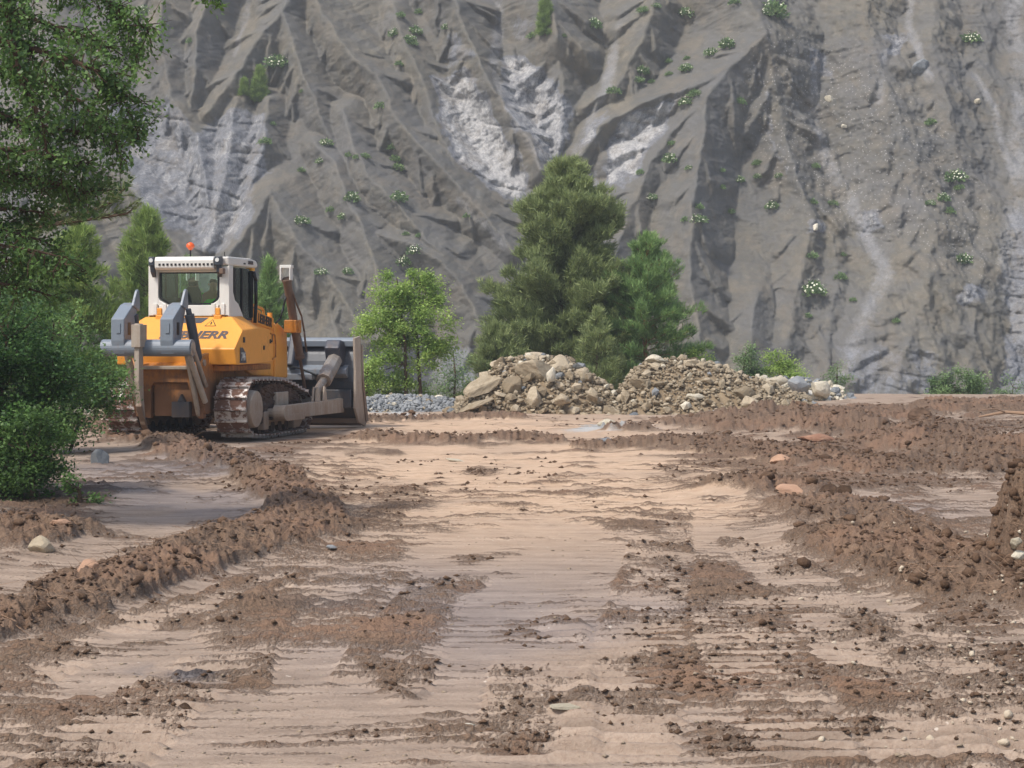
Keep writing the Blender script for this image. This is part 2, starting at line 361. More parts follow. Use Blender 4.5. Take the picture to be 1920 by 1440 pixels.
def ground_h(X, Y, full=True):
    X = np.asarray(X, float); Y = np.asarray(Y, float)
    far = np.clip(Y, 6, 1e9); U = 960+FPX*X/far; V = VH+FPX*HC/far
    behind = Y < 6.0
    z = (fbm(X*.35, Y*.35, 3, 3)-.5)*.10*sstep(6, 14, np.abs(Y))
    rough = np.zeros_like(X)
    skirt = np.zeros_like(X)
    for pts, wd, h in WIND:
        d, s = seg_dist(X, Y, gpl(pts)); wn_ = 1.25*wd*(.35+1.5*fbm(X*.9, Y*.6, 4, 5, .6))
        k = np.exp(-(d/wn_)**2*1.3)*np.clip(-.35+2.6*fbm(X*.9+4, Y*.6, 3, 6), .08, 1); skirt = np.maximum(skirt, .42*np.exp(-(d/(wd*1.7+.35))**2)); z = z+.68*h*k*(.35+1.1*fbm(X*1.5, Y*1.1, 3, 9)); rough = np.maximum(rough, sstep(.10, .55, k)*1.0)
    thick = rough.copy(); rough = np.maximum(rough, skirt)
    # cut bank at the right edge
    dm = np.hypot((X-MOUND[0])/1.28, (Y-MOUND[1])/1.9)+(fbm(X*2.2, Y*2.2, 4, 21, .6)-.5)*.34
    km = 1-sstep(.84, 1.0, dm); z = z+.80*km*(1-.15*vn(X*3, Y*3, 2)); rough = np.maximum(rough, sstep(1.25, 1.0, dm)); z = z+km*((fbm(X*6, Y*6, 4, 23, .65)-.5)*.5+(fbm(X*2, Y*2, 2, 24)-.5)*.3); thick = np.maximum(thick, km)
    # bank under the shrubs at the left edge
    kb = sstep(0, 2.2, -(X+4.6+(Y-19)*.22))*sstep(12, 15, Y)*(1-sstep(27, 33, Y)); z = z+kb*.22; rough = np.maximum(rough, kb*1.2); thick = np.maximum(thick, kb)
    for (u, v, ru, rv, st) in PATCH:
        q = ((U-u)/ru)**2+((V-v)/rv)**2
        m = (q < 3)
        rough = np.where(m, np.maximum(rough, st*np.exp(-q*1.1)*.80), rough)
    rough = np.where(behind, .2, rough)
    tread = np.zeros_like(X); tz = np.zeros_like(X)
    for pts, wd in TREADS:
        d, s = seg_dist(X, Y, gpl(pts)); b = sstep(wd*1.1, wd*.85, d)*sstep(.25, .42, fbm(X*.9, Y*.6, 2, 31))
        p = np.abs(((s/.21) % 1)-.5)*2
        tz = tz+b*(.05*sstep(.5, .9, p)-.02); tread = np.maximum(tread, b); rough = np.maximum(rough, b*(.06+.42*sstep(.45, .9, p)))
    rn = rough+(fbm(X*3.1, Y*2.6, 4, 41, .6)-.5)*1.1
    rough = np.maximum(rough, .22*sstep(.5, .66, fbm(X*.55+7, Y*.33, 3, 46)))
    grp = np.abs((((Y+.25*fbm(X*.5, Y*.5, 2, 44))/.21) % 1)-.5)*2; patchy = 1-sstep(.1, .6, thick)
    bars = sstep(.5, .95, grp)*sstep(.42, .6, fbm(X*.8, Y*.22, 3, 47))*patchy*(Y < 34)
    rn = rn+(grp-.5)*.6*patchy+bars*.30; z = z+bars*.028*sstep(6, 9, Y)
    amp = sstep(.28, .75, rn)*(.30+.70*sstep(.1, .6, thick))
    cl = 1-np.abs(2*fbm(X*5.5, Y*5.5, 4, 51, .6)-1)
    z = z+amp*(.02+(cl-.55)*.17+(fbm(X*16, Y*16, 3, 61, .6)-.5)*.10)*np.clip(.55+Y/38, .6, 1.25)
    z = z+tz+(fbm(X*9, Y*9, 3, 71)-.5)*.012
    # level pad under the crawler machine
    dd = np.hypot((X+5.2)/2.5, (Y-37.2)/3.6); pad = sstep(1.15, .8, dd); z = z*(1-pad)+(-.03+amp*.02)*pad
    # edge of the terrace, then down towards the stream bed
    edge = 52+2.5*(vn(X*.2, X*0, 8)-.5)+sstep(4, 10, X)*4
    drop = sstep(0, 14, Y-edge)*5.5; z = z-drop+sstep(4, 11, X)*sstep(46, 54, Y)*(1-sstep(56, 60, Y))*.22
    sunlit_sand = np.exp(-(((U-1000)/520)**2+((V-905)/120)**2)**1.5)*1.1+.8*np.exp(-((U-800)/260)**2-((V-795)/16)**2)+.5*np.exp(-((U-1380)/60)**2-((V-880)/30)**2)  # sandy band, also paints the sunlit strip between shaded ground
    sunlit_sand = np.clip(sunlit_sand*(.35+1.1*fbm(X*.8, Y*.8, 3, 81)), 0, 1)
    shaded_wet = np.exp(-((U-330)/210)**4-((V-905)/75)**4)+.8*np.exp(-((U-1000)/480)**4-((V-1180)/90)**2)+.5*np.exp(-((U-700)/230)**2-((V-1110)/45)**2)+.7*np.exp(-((U-1680)/150)**2-((V-960)/30)**2)  # damp mud zones, also paint the cloud and tree shade
    shaded_wet = np.clip(shaded_wet*sstep(.3, .65, fbm(X*.7+5, Y*.45, 4, 91)), 0, 1)
    pale = .9*np.exp(-((U-1140)/110)**2-((V-803)/10)**2)+.9*np.exp(-((U-740)/75)**2-((V-775)/14)**2)+.5*np.exp(-((U-1350)/90)**2-((V-785)/9)**2)+.4*np.exp(-((U-400)/100)**2-((V-884)/5)**2)
    pale = pale*sstep(.3, .6, fbm(X*2, Y*2, 3, 95))+drop*.12
    blue = .8*np.exp(-(((U-330)/95)**2+((V-1262)/20)**2)**1.2)*sstep(.35, .55, fbm(X*4, Y*3, 4, 97)) + .35*np.exp(-((U-620)/90)**2-((V-1140)/14)**2)
    if full: return z, (rn if full == 2 else rough), sunlit_sand, shaded_wet, np.clip(pale, 0, 1), np.clip(blue, 0, 1), tread
    return z
def gz(x, y): return float(ground_h(np.array([x]), np.array([y]), False)[0])

ys = list(np.linspace(-60, 3, 10))+[4, 5, 6, 6.6, 7.1, 7.6]
ys += [FPX*HC/(v-VH) for v in np.arange(1500, 797, -1.35)]
ys += list(np.arange(ys[-1]+.13, 60, .15))+list(np.linspace(61, 110, 26))+[125, 150, 190, 260, 400]
ys = np.array(ys)
tc = np.linspace(-1, 1, 790); ext = 1+np.cumsum(.03*1.32**np.arange(22)); tt = np.concatenate([-ext[::-1], tc, ext])
Wd = np.maximum(.29*ys, 2.4)
GX = Wd[:, None]*tt[None, :]; GX = np.clip(GX, -320, 320)+tt[None, :]*.001; GY = np.repeat(ys[:, None], len(tt), 1)
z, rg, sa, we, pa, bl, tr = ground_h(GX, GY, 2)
V = np.stack([GX, GY, z], -1).reshape(-1, 3)
one = np.ones_like(z)
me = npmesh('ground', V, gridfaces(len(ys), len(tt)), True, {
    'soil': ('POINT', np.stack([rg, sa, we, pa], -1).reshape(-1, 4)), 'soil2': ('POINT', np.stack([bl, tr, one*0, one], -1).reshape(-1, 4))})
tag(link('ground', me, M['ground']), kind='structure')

# ================================================================== CLIFF
def cp(u, v):          # photo measurement to the cliff's base plane (x, z)
    a = (VH-v)/FPX; y = (118+.75*(HC+6))/(1-.75*a); return ((u-960)*y/FPX, HC+a*y)
RIDGE = [ # crest points (u, v, height), side steepness
    ([(600, -60, 3.2), (545, 42, 3.0), (480, 120, 2.6), (405, 215, 1.9)], 1.0),
    ([(545, 42, 3.0), (574, 131, 2.8), (606, 222, 2.3), (634, 290, 1.6)], 1.1),
    ([(590, -40, 2.8), (606, 24, 3.0), (640, 85, 3.2), (685, 135, 3.2), (717, 166, 3.1), (756, 245, 3.1), (816, 305, 3.0), (855, 352, 2.8), (911, 416, 2.5), (970, 480, 2.0)], 1.15),
    ([(653, 222, 2.7), (672, 290, 3.0), (701, 348, 3.2), (736, 380, 3.2), (780, 427, 3.0), (835, 487, 2.8), (890, 560, 2.4)], 1.1),
    ([(523, 376, 3.4), (566, 435, 3.3), (606, 495, 3.1), (650, 545, 2.9), (700, 640, 2.5)], 1.0),
    ([(523, 376, 3.4), (490, 430, 3.0), (451, 480, 2.6), (420, 600, 2.2)], 1.1),
    ([(600, 280, 2.3), (626, 313, 2.7), (653, 356, 3.0), (690, 431, 3.2), (720, 520, 3.2), (760, 640, 3.0)], 1.1),
    ([(700, 440, 2.6), (776, 463, 3.1), (835, 500, 3.1), (870, 540, 2.9), (920, 640, 2.5)], 1.1),
    ([(757, 118, 1.6), (745, 170, 2.0), (728, 172, 2.2)], 1.3),
    ([(790, -60, 2.6), (830, 0, 3.0), (859, 24, 3.2), (875, 79, 3.1), (911, 158, 2.9), (954, 226, 2.7), (994, 277, 2.5), (1014, 330, 2.2)], 1.25),
    ([(740, 20, 1.8), (780, 120, 2.2), (830, 260, 2.3), (880, 370, 2.0), (930, 440, 1.4)], 1.0),
    ([(1010, -60, 4.0), (1030, 30, 4.1), (1045, 92, 3.9)], 1.0),
    ([(1045, 92, 2.9), (1060, 180, 2.3), (1050, 270, 1.6), (1040, 330, 1.0)], .8),
    ([(960, 100, 1.5), (975, 200, 1.5), (1000, 260, 1.2)], .7),
    ([(1240, -80, 3.6), (1320, -30, 4.0), (1375, 20, 4.3), (1412, 92, 4.6), (1352, 150, 4.1), (1308, 205, 4.0), (1300, 267, 4.0), (1290, 340, 3.9), (1281, 418, 3.8), (1276, 500, 3.4), (1290, 600, 3.1), (1305, 700, 2.8)], 1.0),
    ([(1412, 92, 4.5), (1330, 168, 4.0), (1270, 190, 3.6), (1195, 208, 3.1), (1130, 245, 2.6), (1085, 300, 2.0)], 1.2),
    ([(1230, -40, 3.2), (1215, 40, 3.3), (1190, 110, 3.0), (1150, 185, 2.4)], .9),
    ([(1290, 200, 2.6), (1220, 300, 2.8), (1170, 400, 2.6), (1150, 480, 2.4)], .75),
    ([(1100, 330, 1.2), (1105, 420, 1.3)], 1.0),
    ([(1412, 92, 4.3), (1440, 200, 3.6), (1470, 310, 3.0), (1500, 420, 2.8), (1490, 520, 2.6), (1460, 640, 2.4)], .85),
    ([(1540, 430, 1.9), (1560, 520, 2.0), (1540, 640, 2.2), (1530, 740, 2.2)], .8),
    ([(1620, -60, 3.0), (1600, 60, 3.1), (1640, 160, 3.3), (1690, 300, 3.4), (1725, 430, 3.6), (1710, 540, 3.6), (1680, 640, 3.4), (1650, 760, 3.2)], .62),
    ([(1740, -60, 2.8), (1725, 110, 3.3), (1760, 250, 3.1), (1790, 370, 2.8)], .8),
    ([(1845, -60, 2.9), (1850, 90, 3.1), (1830, 180, 2.7)], .9),
    ([(1830, 380, 2.4), (1815, 480, 2.7), (1800, 560, 2.9), (1800, 660, 2.8), (1780, 760, 2.6)], .8),
    ([(1990, -60, 3.4), (1950, 120, 3.0), (1975, 300, 3.0), (1960, 480, 3.0), (1990, 760, 3.0)], .9),
    ([(440, -60, 2.6), (380, 78, 2.7), (382, 155, 2.4), (372, 211, 1.7)], 1.3),
    ([(300, -60, 2.7), (319, 28, 2.8), (314, 83, 2.6), (330, 139, 2.5), (338, 185, 2.4), (385, 260, 2.0), (400, 340, 1.9), (405, 420, 1.6)], 1.1),
    ([(450, 195, 1.9), (440, 280, 2.0), (425, 360, 1.9), (400, 470, 1.8)], .9),
    ([(510, 200, 2.1), (500, 290, 2.2), (470, 380, 1.9)], 1.0),
    ([(200, 60, 2.2), (230, 190, 2.2), (205, 300, 2.6), (250, 345, 2.6), (310, 400, 2.5), (360, 480, 2.3), (400, 560, 2.0)], 1.0),
    ([(90, -60, 3.0), (110, 200, 2.8), (140, 420, 2.6), (160, 700, 2.6)], .9), ([(-60, 0, 2.5), (-20, 300, 2.8), (20, 700, 2.5)], .9),
    ([(620, 560, 2.0), (660, 700, 2.2)], 1.0), ([(1000, 420, 1.6), (1010, 700, 1.8)], .8), ([(1400, 560, 2.4), (1380, 740, 2.4)], .9), ([(280, 500, 1.8), (300, 700, 2.0)], .9)]
WHITE = [ # bare pale rock: polygon in photo points, strength
    ([(215, 195), (330, 186), (380, 240), (450, 203), (525, 212), (520, 330), (480, 400), (440, 485), (380, 475), (300, 420), (235, 330)], .52),
    ([(808, 160), (880, 128), (905, 165), (930, 215), (965, 270), (1000, 345), (975, 385), (930, 375), (880, 340), (840, 300), (822, 220)], .78),
    ([(930, 110), (985, 110), (1050, 165), (1075, 205), (1068, 245), (1035, 320), (1010, 318), (965, 245), (930, 180)], .66),
    ([(1150, 228), (1210, 205), (1275, 186), (1262, 215), (1235, 260), (1205, 310), (1165, 365), (1135, 365), (1130, 280)], .8),
    ([(1075, 262), (1130, 212), (1128, 262), (1085, 300)], .75), ([(1488, 420), (1540, 412), (1535, 455), (1495, 450)], .7), ([(1592, 395), (1645, 400), (1640, 440), (1600, 450)], .6),
    ([(1768, 545), (1800, 530), (1838, 545), (1840, 575), (1780, 580)], .6), ([(1630, 75), (1690, 75), (1690, 100), (1660, 120), (1635, 120)], .6),
    ([(1380, 130), (1400, 140), (1480, 330), (1460, 340)], .45), ([(1855, 400), (1920, 380), (1960, 760), (1850, 760), (1870, 560)], .45), ([(640, 660), (900, 640), (900, 740), (640, 740)], .5),
    ([(835, 60), (870, 60), (905, 120), (870, 130), (815, 150)], .38), ([(960, 20), (1000, 60), (990, 100), (950, 90)], .4), ([(1500, 90), (1560, 110), (1550, 160), (1500, 150)], .5), ([(1520, 0), (1550, 0), (1530, 30)], .5), ([(1100, 310), (1130, 320), (1130, 420), (1100, 400)], .45),
    ([(1560, 640), (1740, 640), (1740, 770), (1560, 770)], .33), ([(395, 370), (500, 370), (470, 470), (380, 470)], .6)]
SCREE = [ # pale debris channels
    ([(470, -20), (462, 50), (452, 115)], .35), ([(940, -20), (930, 60), (925, 130), (950, 200), (1015, 320)], .5), ([(860, 380), (910, 430), (950, 470)], .35), ([(1160, 60), (1150, 110), (1140, 170), (1080, 290)], .45),
    ([(1520, 150), (1518, 240), (1535, 300), (1580, 380), (1620, 460), (1640, 510), (1600, 620), (1560, 700)], .6), ([(1880, -20), (1900, 120), (1885, 350), (1862, 450), (1870, 540), (1920, 640)], .8),
    ([(1700, -20), (1690, 60), (1720, 160)], .4), ([(1810, 150), (1850, 210), (1880, 340)], .4), ([(960, 330), (1000, 380), (1030, 420)], .4), ([(1640, 120), (1630, 200)], .4)]
nzr = 500; ncx = 800
vv = np.concatenate([np.linspace(860, 770, 8), np.linspace(762, -25, nzr), -25-np.cumsum(6*1.16**np.arange(22))])
uu = np.concatenate([-60-np.cumsum(5*1.22**np.arange(26))[::-1], np.linspace(-60, 1980, ncx), 1980+np.cumsum(5*1.22**np.arange(26))])
vz = np.array([cp(960, v)[1] for v in np.clip(vv, -1400, 2000)]); yc = 118+.75*(vz+6)
CX = (uu[None, :]-960)*yc[:, None]/FPX; CZ = np.repeat(vz[:, None], len(uu), 1)
WX = CX+(fbm(CX*.22, CZ*.22, 3, 101)-.5)*.7+(fbm(CX*1.1, CZ*1.1, 4, 105)-.5)*.4
WZ = CZ+(fbm(CX*.22+9, CZ*.22+4, 3, 111)-.5)*.7+(fbm(CX*1.1, CZ*1.1+8, 4, 115)-.5)*.35
P = np.full(CX.shape, -9.0); SS = np.zeros(CX.shape); DD = np.zeros(CX.shape)
segs = []; off = 0; rr_ = random.Random(12)
for pts, k in RIDGE:
    q = [(cp(u, v)+(h*(1.6 if u < 1430 else 1.2),)) for u, v, h in pts]; k = k*(1.42 if pts[0][0] < 1430 else 1.12)
    for (ax, az, ha), (bx, bz, hb) in zip(q[:-1], q[1:]):
        L_ = math.hypot(bx-ax, bz-az); segs.append((ax, az, ha, bx, bz, hb, k*(.8 if ax > 14 else 1), off, 9)); dn = Vector((bx-ax, 0, bz-az)).normalized(); dn = dn if dn.z < 0 else -dn
        n_ = max(1, int(L_/1.15))
        for i in range(n_):            # side spurs branching off the crest, downhill
            t = (i+rr_.random())/n_; sd_ = rr_.choice((-1, 1)); an = rr_.uniform(.45, .95)*sd_; ca, sa_ = math.cos(an), math.sin(an)
            dd = (dn.x*ca-dn.z*sa_, dn.x*sa_+dn.z*ca)
            if dd[1] > -.1: continue
            l_ = rr_.uniform(1.6, 4.2); x0, z0 = ax+(bx-ax)*t, az+(bz-az)*t; h0 = ha+(hb-ha)*t; ds = abs(math.sin(an))*l_
            x1, z1 = x0+dd[0]*l_, z0+dd[1]*l_; h1_ = h0-k*ds+rr_.uniform(.5, 1.1)*min(1.5, ds*.6)
            segs.append((x0, z0, h0-.12, x1, z1, h1_, k*1.15, off+50*i, 5)); segs.append((x1, z1, h1_, x1+dd[0]*1.2, z1+dd[1]*1.6, h1_-1.6, k*1.15, off+50*i+l_, 4))
            if rr_.random() < .6:      # and a still smaller one
                an2 = an-sd_*.7*rr_.uniform(.6, 1.2); d2_ = (dn.x*math.cos(an2)-dn.z*math.sin(an2), dn.x*math.sin(an2)+dn.z*math.cos(an2)); xm, zm, hm = (x0+x1)/2, (z0+z1)/2, (h0-.12+h1_)/2
                segs.append((xm, zm, hm-.05, xm+d2_[0]*1.5, zm+d2_[1]*1.5, hm-.95, k*1.3, off+50*i+9, 3))
        off += L_
    off += 37
zrow = CZ[:, 0]
for (ax, az, ha, bx, bz, hb, k, off, rad) in segs:
    i0 = np.searchsorted(zrow, min(az, bz)-rad-1); i1 = np.searchsorted(zrow, max(az, bz)+rad+1); yr = 118+.75*(min(max((az+bz)/2, -8), 40)+6)
    row = CX[min(max((i0+i1)//2, 0), len(zrow)-1)]; j0 = np.searchsorted(row, min(ax, bx)-rad-3); j1 = np.searchsorted(row, max(ax, bx)+rad+3); sl = (slice(i0, i1), slice(j0, j1))
    if i1 <= i0 or j1 <= j0: continue
    wx, wz = WX[sl], WZ[sl]; dx, dz = bx-ax, bz-az; L2 = dx*dx+dz*dz; Ls = math.sqrt(L2)
    t = np.clip(((wx-ax)*dx+(wz-az)*dz)/L2, 0, 1); d2 = np.sqrt((wx-ax-t*dx)**2+(wz-az-t*dz)**2+.004); h = ha+(hb-ha)*t-k*d2
    m = h > P[sl]; P[sl] = np.where(m, h, P[sl]); SS[sl] = np.where(m, off+t*Ls, SS[sl]); DD[sl] = np.where(m, d2, DD[sl])
gen = 1.0+2.0*(1-np.abs(2*fbm(CX*.11, CZ*.07, 3, 131)-1))-1.2       # unnamed spurs between and beyond the main ones
P = np.maximum(P, gen-.2)
outside = sstep(30, 36, np.abs(CX))+sstep(26, 30, CZ); outside = np.clip(outside, 0, 1)
gen2 = 4.5*(1-np.abs(2*fbm(CX*.09, CZ*.045, 4, 141)-1))-1.2; P = P*(1-outside)+np.maximum(P*.4, gen2)*outside
ril = vn(SS*1.9, DD*.28+SS*.05, 151)*.6+vn(SS*4.6, DD*.45, 152)*.4        # rills run off each crest
ril2 = fbm(CX*1.4+CZ*.5, CZ*.35, 5, 161, .65)
tops = sstep(.1, 1.6, DD)
rockm = np.zeros(CX.shape)
UX = (CX+(fbm(CX*.7, CZ*.7, 4, 171)-.5)*1.5); UZ = CZ+(fbm(CX*.7+5, CZ*.7, 4, 172)-.5)*1.5
for poly, st in WHITE:
    pl = [cp(*p) for p in poly]; ins = inpoly(UX, UZ, pl); d, _ = seg_dist(UX, UZ, pl+[pl[0]])
    sdv = np.where(ins, d, -d); rockm = np.maximum(rockm, st*sstep(-.25, .7, sdv))
scr = np.zeros(CX.shape)
for pts, wd in SCREE:
    d, s = seg_dist(WX, WZ, [cp(*p) for p in pts]); scr = np.maximum(scr, (1-sstep(wd*.1, wd*1.5, d))*np.clip(.1+1.1*fbm(CX*.9, CZ*.6, 4, 7, .6), 0, 1))
deb = np.exp(-((CX-23)/6.5)**2-((CZ-15)/8)**2)*.8+np.exp(-((CX-19)/4)**2-((CZ-20)/5)**2)*.4+np.exp(-((CX-30)/4)**2-((CZ-8)/8)**2)*.4
rag = fbm(CX*1.9, CZ*1.5, 5, 181, .6)
disp = P+(ril-.5)*.22*tops+(vn(SS*11, DD*.7, 153)-.5)*.07*tops+(ril2-.5)*.14+(rag-.5)*(.10+.75*np.clip(rockm, 0, 1)+.45*np.clip(deb, 0, 1))+(fbm(CX*6, CZ*5, 3, 191)-.5)*.07
rgt = .9*sstep(14, 20, CX); r1 = 1-np.abs(2*fbm(WX*.42+WZ*.12, WZ*.26, 5, 221, .55)-1); disp = disp+(r1-.75)*1.35*rgt
r2 = 1-np.abs(2*fbm(WX*1.3+WZ*.3, WZ*.7+30, 4, 225, .6)-1); disp = disp+(r2-.75)*.32*(.2+.7*rgt)
# small ledges where the rock steps
led = (1-np.abs(2*vn(CX*.25, CZ*.9+CX*.2, 201)-1))**6; disp = disp-led*.5*np.clip(rockm, 0, 1)
CY = yc[:, None]-disp
tone = np.clip(.62+(fbm(CX*.2, CZ*.2, 4, 211)-.5)*2.0-(ril-.5)*.5, 0, 1)
V = np.stack([CX, CY, CZ], -1).reshape(-1, 3)
me = npmesh('cliff', V, gridfaces(len(vv), len(uu)), True, {'cl': ('POINT', np.stack([rockm, scr, tone, deb], -1).reshape(-1, 4))})
tag(link('hillside', me, M['cliff']), kind='structure')
CX0 = CX[0]; _cy = CY
def cliff_at(u, v):    # point on the cliff surface seen at a photo position
    i = int(np.argmin(np.abs(vv-v))); j = int(np.argmin(np.abs(uu-u)))
    for _ in range(6):
        x, y, zz = CX[i, j], CY[i, j], CZ[i, j]
        pu = 960+FPX*x/y; pv = VH-FPX*(zz-HC)/y
        j = int(np.clip(j+round((u-pu)/2.55), 0, len(uu)-1)); i = int(np.clip(i-round((v-pv)/-1.577)*-1 if False else i+round((pv-v)/1.577), 0, len(vv)-1))
    return Vector((CX[i, j], CY[i, j], CZ[i, j]))

# ================================================================== ROCKS
def rock_mesh(name, seed, sub=1, planes=9, flat=1.0, mat=None, smooth=False):
    rnd = random.Random(seed); bm = bmesh.new(); bmesh.ops.create_icosphere(bm, subdivisions=sub, radius=1)
    for _ in range(planes):
        n = Vector((rnd.gauss(0, 1), rnd.gauss(0, 1), rnd.gauss(0, 1))).normalized(); d = rnd.uniform(.5, .82)
        for v in bm.verts:
            e = v.co.dot(n)-d
            if e > 0: v.co -= n*e
    for v in bm.verts: v.co *= 1+.10*mnoise.noise(v.co*2.1+Vector((seed, 0, 0)))
    me = bpy.data.meshes.new(name); bm.to_mesh(me); bm.free()
    if mat: me.materials.append(mat)
    return me
ROCKS = {k: [rock_mesh('rock', 10+i, 1, 9, mat=M[k]) for i in range(9)] for k in ('rock', 'rock_pale', 'rock_grey', 'rock_red')}
BIG = {k: [rock_mesh('boulder', 60+i, 3, 12, mat=M[k]) for i in range(6)] for k in ('rock', 'rock_pale', 'rock_grey', 'rock_red')}
def rubble(name, P_, S_, mat, seed=0, flat=.7, parent=None):
    """many small stones or clods joined as one mesh; P_ (n,3), S_ (n,)"""
    rnd = np.random.RandomState(seed); me0 = rock_mesh('t', seed+3, 1, 8)
    base = []
    for i in range(6):
        m0 = rock_mesh('t', seed+i, 0 if False else 1, 7); v = np.array([x.co[:] for x in m0.vertices]); base.append(v)
    F0 = np.array([p.vertices[:] for p in m0.polygons]); VV = []; FF = []
    n = 0
    for i in range(len(P_)):
        v = base[i % 6]; a, b = rnd.uniform(0, 6.28), rnd.uniform(-.6, .6)
        Rm = np.array([[math.cos(a), -math.sin(a), 0], [math.sin(a), math.cos(a), 0], [0, 0, 1]])@np.array([[1, 0, 0], [0, math.cos(b), -math.sin(b)], [0, math.sin(b), math.cos(b)]])
        q = (v*np.array([rnd.uniform(.7, 1.3), rnd.uniform(.7, 1.3), flat*rnd.uniform(.6, 1.2)])*S_[i])@Rm.T+P_[i]
        VV.append(q); FF.append(F0+n); n += len(v)
    me = npmesh(name, np.concatenate(VV), np.concatenate(FF))
    return tag(link(name, me, mat, parent), kind='stuff')
def octa(name, P_, S_, mat, seed=0, flat=.7, parent=None, label=None):
    """cheap 8-faced lumps for thousands of tiny clods"""
    rnd = np.random.RandomState(seed); n = len(P_)
    b = np.array([[1, 0, 0], [0, 1, 0], [-1, 0, 0], [0, -1, 0], [0, 0, 1], [0, 0, -.6]], float)
    f = np.array([[0, 1, 4], [1, 2, 4], [2, 3, 4], [3, 0, 4], [1, 0, 5], [2, 1, 5], [3, 2, 5], [0, 3, 5]])
    a = rnd.uniform(0, 6.28, n); V_ = b[None]*rnd.uniform(.55, 1.35, (n, 6, 1))+rnd.uniform(-.25, .25, (n, 6, 3))
    V_ = V_*np.array([1, 1, flat]); ca, sa_ = np.cos(a)[:, None], np.sin(a)[:, None]
    x = V_[..., 0]*ca-V_[..., 1]*sa_; y = V_[..., 0]*sa_+V_[..., 1]*ca
    V_ = np.stack([x, y, V_[..., 2]], -1)*np.asarray(S_)[:, None, None]+np.asarray(P_)[:, None, :]
    F_ = f[None]+6*np.arange(n)[:, None, None]
    me = npmesh(name, V_.reshape(-1, 3), F_.reshape(-1, 3)); o = link(name, me, mat, parent)
    return tag(o, kind='stuff')

# loose clods lying wherever the mud is churned
rs = np.random.RandomState(5)
def scatter(n, vlo, vhi, thr):
    v = rs.uniform(vlo, vhi, n); u = rs.uniform(-150, 2070, n); y = FPX*HC/(v-VH); x = (u-960)*y/FPX
    z, rg = ground_h(x, y)[:2]
    k = rg+(fbm(x*3.1, y*2.6, 4, 41, .6)-.5)*1.1 > thr+rs.uniform(-.1, .22, n)
    return x[k], y[k], z[k]
x, y, z = scatter(66000, 775, 1500, .42); x2, y2, z2 = scatter(30000, 770, 930, .42)
x = np.concatenate([x, x2]); y = np.concatenate([y, y2]); z = np.concatenate([z, z2])
s = (.004+.024*rs.rand(len(x))**3)*np.clip(.55+y/26, .8, 1.9)
ok = (np.hypot((x+5.3)/2.3, (y-37.2)/3.0) > 1)
octa('mud_clods', np.stack([x, y, z+s*.2], -1)[ok], s[ok], M['clod'], 3, .6)['label'] = 'loose brown clods of earth scattered over the churned mud'
x, y, z = scatter(9000, 775, 1450, .75); s = (.014+.06*rs.rand(len(x))**3.5)*np.clip(.4+y/24, .6, 1.6); ok = (np.hypot((x+5.3)/2.3, (y-37.2)/3.0) > 1)
rubble('earth_lumps', np.stack([x, y, z+s*.15], -1)[ok][:2300], s[ok][:2300], M['clod'], 6, .75)['label'] = 'larger brown lumps of earth along the windrows'
v = rs.uniform(880, 1480, 2600); u = rs.uniform(-100, 2050, 2600); y = FPX*HC/(v-VH); x = (u-960)*y/FPX; z = ground_h(x, y, False)
s = .005+.018*rs.rand(2600)**3
octa('pebbles', np.stack([x, y, z], -1), s, M['cobble'], 4, .45)['label'] = 'pale pebbles trodden into the mud track'
v = rs.uniform(1000, 1420, 330); u = 1960-np.abs(rs.normal(0, 1, 330))*190; y = FPX*HC/(v-VH); x = (u-960)*y/FPX; z = ground_h(x, y, False)
rubble('cobbles', np.stack([x, y, z+.004], -1), .007+.026*rs.rand(330)**3.5, M['cobble'], 9, .8)['label'] = 'rounded pale cobbles in the brown bank on the right'
a = rs.uniform(2.2, 5.4, 1500); q = rs.uniform(.72, 1.12, 1500); x = MOUND[0]+1.28*q*np.cos(a); y = MOUND[1]+1.9*q*np.sin(a); z = ground_h(x, y, False)
rubble('bank_lumps', np.stack([x, y, z+rs.uniform(-.03, .02, 1500)], -1), .015+.05*rs.rand(1500)**2.2, M['clod'], 16, .85)['label'] = 'lumps of earth breaking from the steep bank at right'
a = rs.uniform(2.6, 5.2, 90); q = rs.uniform(.8, 1.05, 90); x = MOUND[0]+1.28*q*np.cos(a); y = MOUND[1]+1.9*q*np.sin(a); z = ground_h(x, y, False)
rubble('bank_cobbles', np.stack([x, y, z], -1), .012+.025*rs.rand(90)**2, M['rock_pale'], 17, .85)['label'] = 'rounded stones stuck in the steep bank at right'
# rootlets and splinters
def twigs(n, seed, fn, lo, hi, name, mat):
    r = np.random.RandomState(seed); P_ = fn(n, r); n = len(P_); a = r.uniform(0, 6.28, n); L_ = lo+(hi-lo)*r.rand(n)**2
    el = r.uniform(-.1, .7, n); d = np.stack([np.cos(a)*np.cos(el), np.sin(a)*np.cos(el), np.sin(el)], -1)*L_[:, None]
    sd_ = np.stack([-np.sin(a), np.cos(a), np.zeros(n)], -1)*.0022; up = np.array([0, 0, .0035])
    A = P_-d*.3; B = P_+d*.7; bend = np.stack([r.uniform(-1, 1, n), r.uniform(-1, 1, n), r.uniform(0, 1, n)], -1)*L_[:, None]*.15; Cc = (A+B)/2+bend
    V_ = np.stack([A+sd_, A-sd_, A+up, Cc+sd_, Cc-sd_, Cc+up, B+sd_*.4, B-sd_*.4, B+up*.4], 1)
    f = []
    for k in (0, 3): f += [[k, k+1, k+4, k+3], [k+1, k+2, k+5, k+4], [k+2, k, k+3, k+5]]
    F_ = np.array(f)[None]+9*np.arange(n)[:, None, None]
    return tag(link(name, npmesh(name, V_.reshape(-1, 3), F_.reshape(-1, 4)), mat), kind='stuff')
